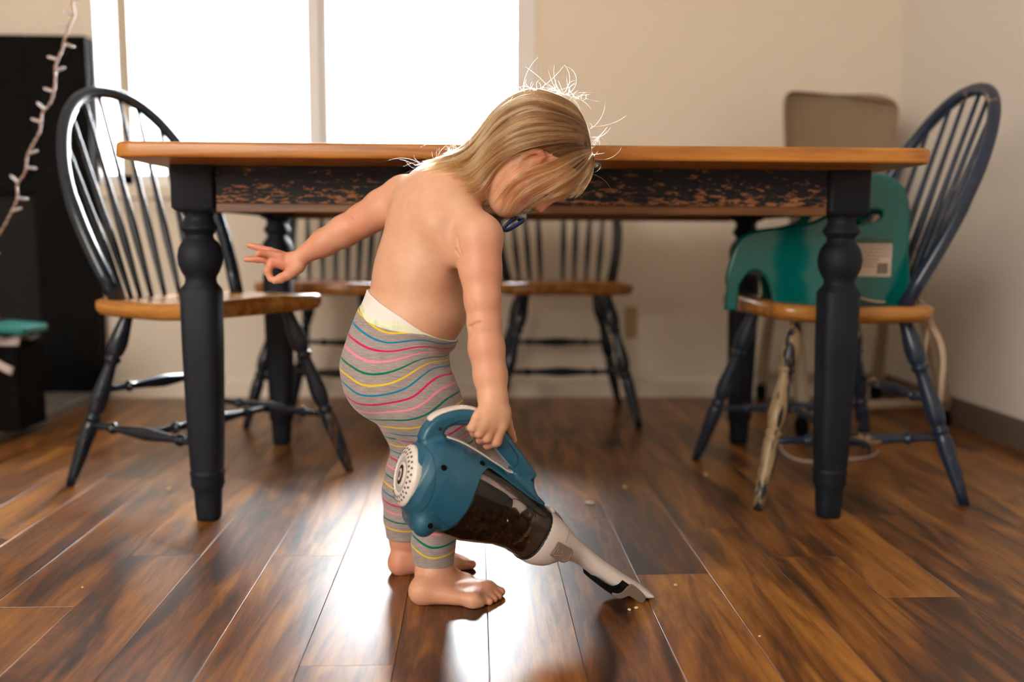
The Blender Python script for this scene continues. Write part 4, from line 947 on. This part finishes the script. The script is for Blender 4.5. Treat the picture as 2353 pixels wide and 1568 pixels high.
# vent cover on the rear end
ax3 = Vector((-rn[0], -rn[1], 0)); c3 = Vector((*vp(937, 1093), 0)); up3 = Vector((-ax3.y, ax3.x, 0)); la3 = Vector((0, 0, 1))
RV = .0455
def dome(r): return .0015+.0125*max(0, 1-(r/RV)**2.6)**.6
def rev(prof, seg=48):
    bm = bmesh.new(); rings = [[bm.verts.new(c3+ax3*h+up3*(r*math.cos(2*math.pi*i/seg))+la3*(r*math.sin(2*math.pi*i/seg))) for i in range(seg)] for r, h in prof]
    for A1, B1 in zip(rings, rings[1:]):
        for i in range(seg): bm.faces.new((A1[i], A1[(i+1) % seg], B1[(i+1) % seg], B1[i]))
    bm.faces.new(rings[0]); bm.faces.new(rings[-1]); return bm
off = lambda pr: [(r, h) for r, h in pr]
vc = vadd(obj('vent_cover', rev([(RV*.98, -.012), (RV, 0)]+[(RV*x, dome(RV*x)) for x in (.995, .98, .95, .9, .85, .8, .75, .7, .66, .62)]+[(RV*.60, dome(RV*.6)-.001), (RV*.57, dome(RV*.6)-.0028), (RV*.40, dome(RV*.6)-.003), (RV*.385, dome(RV*.6)-.0012), (RV*.33, dome(RV*.6)-.001)]), wht, None))
vadd(obj('vent_recess', rev([(RV*.565, dome(RV*.6)-.0030), (RV*.565, dome(RV*.6)-.0023), (RV*.41, dome(RV*.6)-.0023), (RV*.41, dome(RV*.6)-.0030)]), mat('grey_inset', (.42, .41, .39), .4), None))
def oval(cx, cy, rx, ry, h, th=.0008, rot=0, bm=None, seg=14, hole=0):
    own = bm is None; bm = bm or bmesh.new()
    for lv in (0,):
        A1 = []; B1 = []
        for i in range(seg):
            a = 2*math.pi*i/seg; x, y = rx*math.cos(a), ry*math.sin(a); x, y = x*math.cos(rot)-y*math.sin(rot), x*math.sin(rot)+y*math.cos(rot)
            A1.append(bm.verts.new(c3+ax3*(h-th)+up3*(cx+x)+la3*(cy+y))); B1.append(bm.verts.new(c3+ax3*(h+th)+up3*(cx+x)+la3*(cy+y)))
        for i in range(seg): bm.faces.new((A1[i], A1[(i+1) % seg], B1[(i+1) % seg], B1[i]))
        bm.faces.new(A1); bm.faces.new(B1)
    return bm
hd = dome(RV*.6)-.001
vadd(obj('emblem_disc', oval(0, 0, RV*.32, RV*.22, hd+.0004, .0006, seg=30), mat('emblem_black', (.03, .02, .015), .3), None, False))
bm = oval(0, 0, RV*.20, RV*.11, hd+.0012, .0005, seg=30); vadd(obj('emblem_ring', bm, wht, None, False))
vadd(obj('emblem_core', oval(0, 0, RV*.11, RV*.045, hd+.0018, .0004, seg=24), mat('emblem_core', (.03, .02, .015), .3), None, False))
bm = bmesh.new()
for ring, (rr_, nn) in enumerate(((.72, 26), (.86, 26))):
    for i in range(nn):
        a = 2*math.pi*(i+.5*ring)/nn; cx, cy = RV*rr_*math.cos(a), RV*rr_*math.sin(a); h = dome(RV*rr_)
        nrm = (ax3+ (up3*math.cos(a)+la3*math.sin(a))*(1.1 if ring else .35)).normalized(); rad = (up3*math.cos(a)+la3*math.sin(a)); tn = nrm.cross(rad.cross(nrm)).normalized() if 0 else ax3.cross(rad).normalized(); r2 = tn.cross(nrm)
        P0 = c3+ax3*h+up3*cx+la3*cy
        A1 = [bm.verts.new(P0-nrm*.002+tn*(.0018*math.cos(q))+r2*(.0024*math.sin(q))) for q in [2*math.pi*j/8 for j in range(8)]]
        B1 = [bm.verts.new(P0+nrm*.0004+tn*(.0018*math.cos(q))+r2*(.0024*math.sin(q))) for q in [2*math.pi*j/8 for j in range(8)]]
        for j in range(8): bm.faces.new((A1[j], A1[(j+1) % 8], B1[(j+1) % 8], B1[j]))
        bm.faces.new(B1); bm.faces.new(A1)
vadd(obj('vent_holes', bm, mat('vent_dark', (.10, .08, .075), .8), None, False, kind='stuff'))
# flat side details
def vpanel(name, pts, l, th, m, bev=.0008, both=False, parent=None, **k):
    bm = panel([tuple(p) for p in pts], [], th, bev); bmesh.ops.translate(bm, vec=(0, 0, l), verts=bm.verts[:]); return vadd(obj(name, bm, m, None, False, **k))
def circ(u, v, r, n_=18):
    c = np.array(vp(u, v)); return [(c[0]+r*math.cos(2*math.pi*i/n_), c[1]+r*math.sin(2*math.pi*i/n_)) for i in range(n_)]
hole = mat('hole_black', (.002, .003, .004), .9, .1)
for u, v_, r in ((995, 1056, .0038), (1089, 1053, .0036)):
    vpanel('screw_hole', circ(u, v_, r), side_l(vp(u, v_))+.0006, .004, hole, .0003)
vpanel('screw_hole', circ(967, 1187, .0038), .0462, .0036, hole, .0003)
for u, v_ in ((1004, 981), (1214, 1097)): vpanel('screw', circ(u, v_, .0026), .0160, .0012, mat('screw_steel', (.05, .05, .055), .35, metal=.8), .0003)
tri = lambda L, n_=4: [tuple(p) for p in catmull(PX(L), n_)]
vpanel('release_button', PX([(1253, 1225), (1281, 1241), (1284, 1246), (1281, 1255), (1273, 1265), (1265, 1268), (1258, 1267), (1237, 1254), (1235, 1251), (1250, 1227)]), .0468, .008, mat('bronze_grey_plastic', (.17, .125, .10), .35), .0012)
bz = bpy.data.materials['bronze_grey_plastic']
bm = bmesh.new()
for L in ([(1242, 1252), (1262, 1253)], [(1262, 1253), (1259, 1242)], [(1253, 1229), (1238, 1250)], [(1280, 1250), (1274, 1262), (1265, 1265), (1261, 1262)], [(1252, 1238), (1249, 1244), (1253, 1247)]):
    P_ = [Vector((*vp(*q), .0509)) for q in L]; tube(P_, .0003, 6, bm=bm)
vadd(obj('button_icon', bm, mat('icon_line', (.42, .34, .29), .4), None))
vpanel('crevice_flap', [tuple(p) for p in catmull(PX([(1389, 1350), (1400, 1352), (1412, 1347), (1422, 1336), (1430, 1332), (1440, 1336), (1460, 1356), (1460, 1366), (1452, 1370), (1438, 1361), (1426, 1354), (1414, 1358), (1403, 1360), (1393, 1356)]), 3, True)], 0, .0585, bz, .0015)
vpanel('brush', PX([(1358, 1320), (1376, 1335), (1392, 1338), (1402, 1331), (1412, 1322), (1425, 1331), (1414, 1345), (1400, 1351), (1386, 1350), (1372, 1341), (1360, 1330)]), 0, .0565, mat('brush_black', (.004, .005, .005), .95, .1), .001)
bm = bmesh.new()
for i in range(120):
    f_ = RNG.random(); pth = PX([(1359, 1327), (1376, 1338), (1394, 1342), (1410, 1332)]); j = int(f_*3); g_ = f_*3-j; p0 = np.array(pth[j])*(1-g_)+np.array(pth[j+1])*g_
    q0 = Vector((p0[0], p0[1], .0282)); q1 = q0+Vector((RNG.normal()*.002, .004+RNG.normal()*.0008, RNG.normal()*.0008)); tube([q0, q1], [.0004, .00015], 4, bm=bm)
vadd(obj('bristle', bm, bpy.data.materials['brush_black'], None, kind='stuff'))
vadd(obj('latch', tube([Vector((*vp(1269, 1180), 0)), Vector((*vp(1278, 1187), 0)), Vector((*vp(1296, 1204), 0))], [.006, .0055, .0015], 12, 2.5, 1.9, n0=(0, 1, 0)), bz, None))
vadd(obj('latch_knob', tube([Vector((*vp(1258, 1166), 0)), Vector((*vp(1264, 1171), 0)), Vector((*vp(1271, 1179), 0))], [.003, .0055, .004], 12, 2.2, 1.8, n0=(0, 1, 0)), wht, None))
trim_pts = catmull([Vector((*vp(*q), 0)) for q in ((984, 966), (1000, 953), (1026, 942.5), (1059, 936.5), (1092, 941), (1125, 958))], 5)
vadd(obj('handle_cap', tube(trim_pts, [.0015]+[.003]*(len(trim_pts)-2)+[.002], 12, 2.5, 3.4, n0=(0, 1, 0)), wht, None))
trim2 = catmull([Vector((*vp(*q), 0)) for q in ((1022, 1002), (1056, 1014), (1092, 1034), (1118, 1051), (1145, 1069), (1160, 1079), (1172, 1084), (1177, 1080))], 4)
vadd(obj('grip_trim', tube(trim2, .0022, 10, 2.4, 5.0, n0=(0, 1, 0)), wht, None))
# moulding lines
def seam(L, l=None, m=None, r=.00045, closed=False):
    pts = [np.array(p) for p in catmull(PX(L), 6)]
    P_ = [Vector((p[0], p[1], (side_l(p) if l is None else l)+.0001)) for p in pts]
    return vadd(obj('seam', tube(P_, r, 6), m, None))
dk = mat('seam_dark', (.004, .02, .03), .6)
seam([(956, 1011), (968, 1020), (975, 1033), (977, 1048), (975, 1080), (966, 1121), (954, 1148), (936, 1174)], None, dk)
seam([(1022, 976), (1034, 968), (1052, 963), (1078, 962)], .0158, dk); seam([(1022, 976), (1019, 985)], .0158, dk)
seam([(1160, 1013), (1172, 1030), (1180, 1044), (1179, 1058), (1174, 1068)], .0158, dk)
seam([(940, 1172), (952, 1164), (968, 1163), (986, 1172), (1012, 1193)], None, dk)
s_ = [vp(1108, 1130), vp(1125, 1127), vp(1150, 1126)]
seam([(1130, 1134), (1145, 1127), (1160, 1128), (1180, 1140), (1215, 1164), (1232, 1171), (1245, 1166)], None, mat('seam_black', (.004, .004, .004), .6), .0005)
for L in ([(1279, 1195), (1277, 1210), (1271, 1226)],): 
    vadd(obj('seam', tube([Vector((*vp(*q), .0462-.0)) for q in L], .0003, 6), mat('seam_grey', (.25, .2, .18), .6), None))
bm = bmesh.new()
# dark gasket where bowl meets collar
rg_ = sec([((1256, 1168), (1187, 1279), .0508)])[0]; ct = (rg_[0]+rg_[1])/2; hh = (rg_[0]-rg_[1])/2
P_ = []
for i in range(49):
    a = 2*math.pi*i/48; x, y = math.cos(a), math.sin(a); x = math.copysign(abs(x)**(2/2.3), x); y = math.copysign(abs(y)**(2/2.3), y); p = ct+hh*x*.985-av*.0012; P_.append(Vector((p[0], p[1], rg_[2]*y*.985)))
vadd(obj('gasket', tube(P_, .0016, 8), mat('gasket_black', (.006, .006, .006), .5), None))

# ------------------------------------------------------------------ pacifier in the mouth
pa = np.array(at(1196, 489, 1.44)); pac = empty('pacifier', tuple(pa), 0, label="clear pacifier with a navy ring handle in the child's mouth", category='pacifier')
def padd(o): o.parent = pac; o.matrix_parent_inverse = Matrix.Translation(-Vector(pa)); return o
clr = mat('clear_plastic', (.75, .85, .9), .08, .5, Transmission_Weight=.75, IOR=1.4)
def PH(u, v, l): return np.array(at(u, v, 1.44))+A_*l
bm = bmesh.new(); rings = []
cc = PH(1201, 492, 0); du = R_*.98+D_*-.10; dn = R_*.10+D_*.98
for k_i, (sc, hh_) in enumerate(((.3, .0), (.75, -.001), (1, -.003), (1.03, -.0042), (.98, -.0052), (.6, -.003), (.3, -.002))):
    rings.append([bm.verts.new(cc+du*(.020*sc*math.cos(2*math.pi*i/28))+A_*(.016*sc*math.sin(2*math.pi*i/28)*(1-.15*abs(math.cos(2*math.pi*i/28))))+dn*(hh_)) for i in range(28)])
for A1, B1 in zip(rings, rings[1:]):
    for i in range(28): bm.faces.new((A1[i], A1[(i+1) % 28], B1[(i+1) % 28], B1[i]))
bm.faces.new(rings[0]); bm.faces.new(rings[-1]); padd(obj('shield', bm, mat('pale_blue_clear_plastic', (.35, .5, .55), .12, .5, Transmission_Weight=.4), None))
padd(obj('knob', tube([cc+dn*-.001, cc+dn*.006-du*.003, cc+dn*.008-du*.004], [.008, .0085, .006], 16), clr, None))
nv = mat('navy_plastic', (.005, .035, .14), .25)
ringp = [np.array(at(u, v, 1.44))+A_*l for u, v, l in ((1186, 500, -.006), (1172, 510, -.010), (1160, 522, -.011), (1158, 528, -.011), (1166, 529, -.011), (1182, 521, -.011), (1196, 512, -.011), (1202, 507, -.009), (1200, 504, -.006), (1190, 502, -.004))]
padd(obj('handle', tube(catmull(ringp, 4), .0021, 10), nv, None))
ringp = [p+A_*.020 for p in ringp]; padd(obj('handle', tube(catmull(ringp, 4), .0021, 10), nv, None))
# ------------------------------------------------------------------ hair
def hit(u, v, off=.005):
    d = ray(u, v); o = np.array((0, 0, CH)); d = np.array(d)/d.y; Y = 1.30
    for _ in range(40):
        f = UP((o+d*Y)[None], False)[0]-off
        if f < .0004: return Y
        Y += max(f, .0005)*.9
        if Y > 1.62: return None
    return Y
GL = [[(1338, 268), (1318, 240), (1280, 220), (1228, 207), (1180, 224), (1135, 262), (1095, 315), (1050, 355), (1000, 372), (955, 388)],
      [(1346, 285), (1320, 258), (1280, 240), (1225, 228), (1170, 250), (1128, 292), (1090, 345), (1050, 374), (1005, 385), (972, 392)],
      [(1350, 300), (1320, 276), (1275, 262), (1220, 256), (1162, 285), (1120, 330), (1085, 372), (1050, 390), (1020, 392)],
      [(1353, 312), (1310, 295), (1260, 290), (1200, 300), (1145, 335), (1105, 375), (1070, 402), (1040, 408)],
      [(1355, 322), (1305, 312), (1250, 316), (1190, 332), (1140, 362), (1105, 400), (1075, 425), (1045, 432)],
      [(1356, 330), (1300, 325), (1245, 334), (1190, 350), (1145, 378), (1118, 412), (1095, 440), (1058, 448)],
      [(1357, 336), (1305, 336), (1255, 345), (1200, 360), (1155, 392), (1135, 425), (1115, 452), (1072, 462)],
      [(1358, 340), (1312, 345), (1265, 362), (1205, 380), (1170, 405), (1148, 435), (1128, 462), (1095, 478)],
      [(1359, 345), (1318, 360), (1275, 385), (1215, 408), (1180, 430), (1158, 455), (1146, 480), (1140, 492)],
      [(1360, 350), (1326, 372), (1285, 402), (1235, 428), (1195, 450), (1172, 478), (1158, 500)],
      [(1362, 354), (1338, 382), (1303, 412), (1262, 436), (1215, 462), (1180, 486), (1160, 508)],
      [(1364, 358), (1350, 385), (1325, 415), (1295, 438), (1262, 452), (1235, 470)],
      [(1365, 362), (1360, 388), (1348, 412), (1330, 432), (1312, 446), (1296, 452)]]
NP = 15; GD = []
for g in GL:
    P_ = np.array(catmull(g, 8)); s = np.r_[0, np.cumsum(np.linalg.norm(np.diff(P_, axis=0), axis=1))]; q = np.linspace(0, s[-1], NP)
    P_ = np.stack([np.interp(q, s, P_[:, 0]), np.interp(q, s, P_[:, 1])], 1)
    Y = [hit(u, v) for u, v in P_]; last = 1.44; Y2 = []
    for y in Y: 
        last = (1.445 if last is None else last+(1.455-last)*.3) if y is None else y; Y2.append(last)
    Y2 = np.array(Y2); 
    Y0 = Y2.copy()
    for _ in range(3): Y2[1:-1] = (Y2[:-2]+Y2[1:-1]*2+Y2[2:])/4
    Y2 = np.minimum(Y2, Y0)
    GD.append(np.c_[P_, Y2])
GD = np.array(GD)
cap = SDF(); cap.ell(H(5, 3), HA, np.array((102.5, 116.5, 93.5))*HS, .01)
# the bare-face side of the hairline
def capf(P, m=True):
    X = (P-HC)@np.stack([hp, hq], 1)/HS; d = cap(P, False)
    cut = (X[:, 1]-(40+.92*X[:, 0]))*HS*.72
    return np.maximum(d, cut)
Vh, Qh = surface(capf, (-.12, 1.33, .5), (.2, 1.56, .80), .0026, project=1)
hm0 = mat('hair_base', (.22, .12, .055), .7, .3); n = NT(hm0); n.base(n.ramp(n.noise(3, n.coord('Object', (20, 20, 90)), 4), [(.3, (.07, .03, .012)), (.7, (.17, .085, .035))]))
hair = adopt(nmesh('hair', Vh, Qh, hm0, None, label='fine light brown hair with blond ends'))
hm = bpy.data.materials.new('hair_fibre'); hm.use_nodes = True; t = hm.node_tree; t.nodes.clear(); o_ = t.nodes.new('ShaderNodeOutputMaterial')
hb = t.nodes.new('ShaderNodeBsdfHairPrincipled'); hb.parametrization = 'COLOR'; hb.inputs['Roughness'].default_value = .35; hb.inputs['Radial Roughness'].default_value = .6
aa = t.nodes.new('ShaderNodeAttribute'); aa.attribute_name = 'tone'; rp_ = t.nodes.new('ShaderNodeValToRGB'); e = rp_.color_ramp.elements; e.new(.45)
for i, (p_, c_) in enumerate(((0, (.045, .016, .005)), (.45, (.23, .105, .035)), (1, (.70, .46, .22)))): e[i].position = p_; e[i].color = (*c_, 1)
t.links.new(aa.outputs['Fac'], rp_.inputs[0]); t.links.new(rp_.outputs[0], hb.inputs['Color']); t.links.new(hb.outputs[0], o_.inputs[0])
NG = len(GL)
dens = np.array([1.2, 1.3, 1.3, 1.3, 1.3, 1.2, 1.2, .8, .22, .10, .09, .18, .36]); cum = np.cumsum(dens); cum /= cum[-1]
LK = []
for i in range(430):
    r = RNG.random(); g = np.interp(r, np.r_[0, cum], np.arange(NG+1)-.5); g = np.clip(g, 0, NG-1.001)
    LK.append((g, RNG.normal()*.5, RNG.random(), RNG.random(), RNG.normal(size=2), RNG.random()))
tt = np.linspace(0, 1, NP)
def strand(i):
    g, bend, tone, layer, off, ln = LK[RNG.integers(len(LK))]
    far = RNG.random() < .16 and g < 7
    if 7.4 < g < 10.4 and RNG.random() < .55: return None
    if 3.5 < g < 9.5 and RNG.random() < .45: g = g-1.2 if g < 7.2 else g
    gg = np.clip(g+RNG.normal()*(.07), 0, NG-1.001); a = int(gg); f = gg-a
    P_ = GD[a]*(1-f)+GD[a+1]*f
    spread = RNG.normal(size=2)*1.5; lock = off*np.array([7, 7])
    w_ = (tt**1.3)[:, None]; uv = P_[:, :2]+lock*w_+spread*(.4+.9*np.sin(tt*3)[:, None]*.6)
    uv = uv+np.stack([np.zeros(NP), bend*9*tt**2], 1)+np.stack([np.sin(tt*7+tone*9), np.cos(tt*6+tone*7)], 1)*(1.3+3*tone)*w_*.8
    Y = P_[:, 2]-.0005-.0045*layer*np.sin(tt*math.pi*.9+.25)-.0012*RNG.random()
    if far: Y = np.minimum(2*1.446-Y, 1.51)
    end = .72+.28*(ln*.6+.4*RNG.random()); q = tt*end; uv = np.stack([np.interp(q, tt, uv[:, 0]), np.interp(q, tt, uv[:, 1])], 1); Y = np.interp(q, tt, Y)
    if not far and ((((uv[:, 0]-1222)*.84-(uv[:, 1]-364)*.54)/34)**2+(((uv[:, 0]-1222)*.54+(uv[:, 1]-364)*.84)/23)**2).min() < 1 and RNG.random() < .992: return None
    pts = np.array([at(uv[j, 0], uv[j, 1], Y[j]) for j in range(NP)])
    T = np.clip(-.05+.75*tone**2+.42*tt**1.3*end+.05*RNG.normal()+.1*(g < 1.5)+.15*(g > 8), 0, 1)
    return pts, T
def fly(i):
    k = RNG.random()
    if k < .45: u, v = 1150+RNG.random()*190, 0; v = 207+max(0, (u-1235))**2/150*.35+max(0, 1235-u)**2/180; a = (-math.pi/2+RNG.normal()*.5+(1.0 if RNG.random() < .5 else -1.0)+(u-1235)/200)
    elif k < .6: u, v = 1355+RNG.random()*8, 290+RNG.random()*110; a = RNG.normal()*.6-.3
    elif k < .8: u, v = 1110-RNG.random()*90, 300+RNG.random()*60; a = math.pi+RNG.normal()*.6-.2
    else: u, v = 1060-RNG.random()*100, 372+RNG.random()*20; a = math.pi+RNG.normal()*.5
    L = (22+RNG.random()**2*80)/11; c = RNG.normal()*.13; y = 1.44+RNG.normal()*.02; P_ = []
    for j in range(11): P_.append(at(u, v, y)); a += c; u += L*math.cos(a); v += L*math.sin(a); y += RNG.normal()*.001
    return np.array(P_), np.full(11, .85)
st_ = strands('hair_strands', 14000, strand, hm, hair, .00019)
fy = strands('flyaway_hair', 170, fly, hm, hair, .00009)
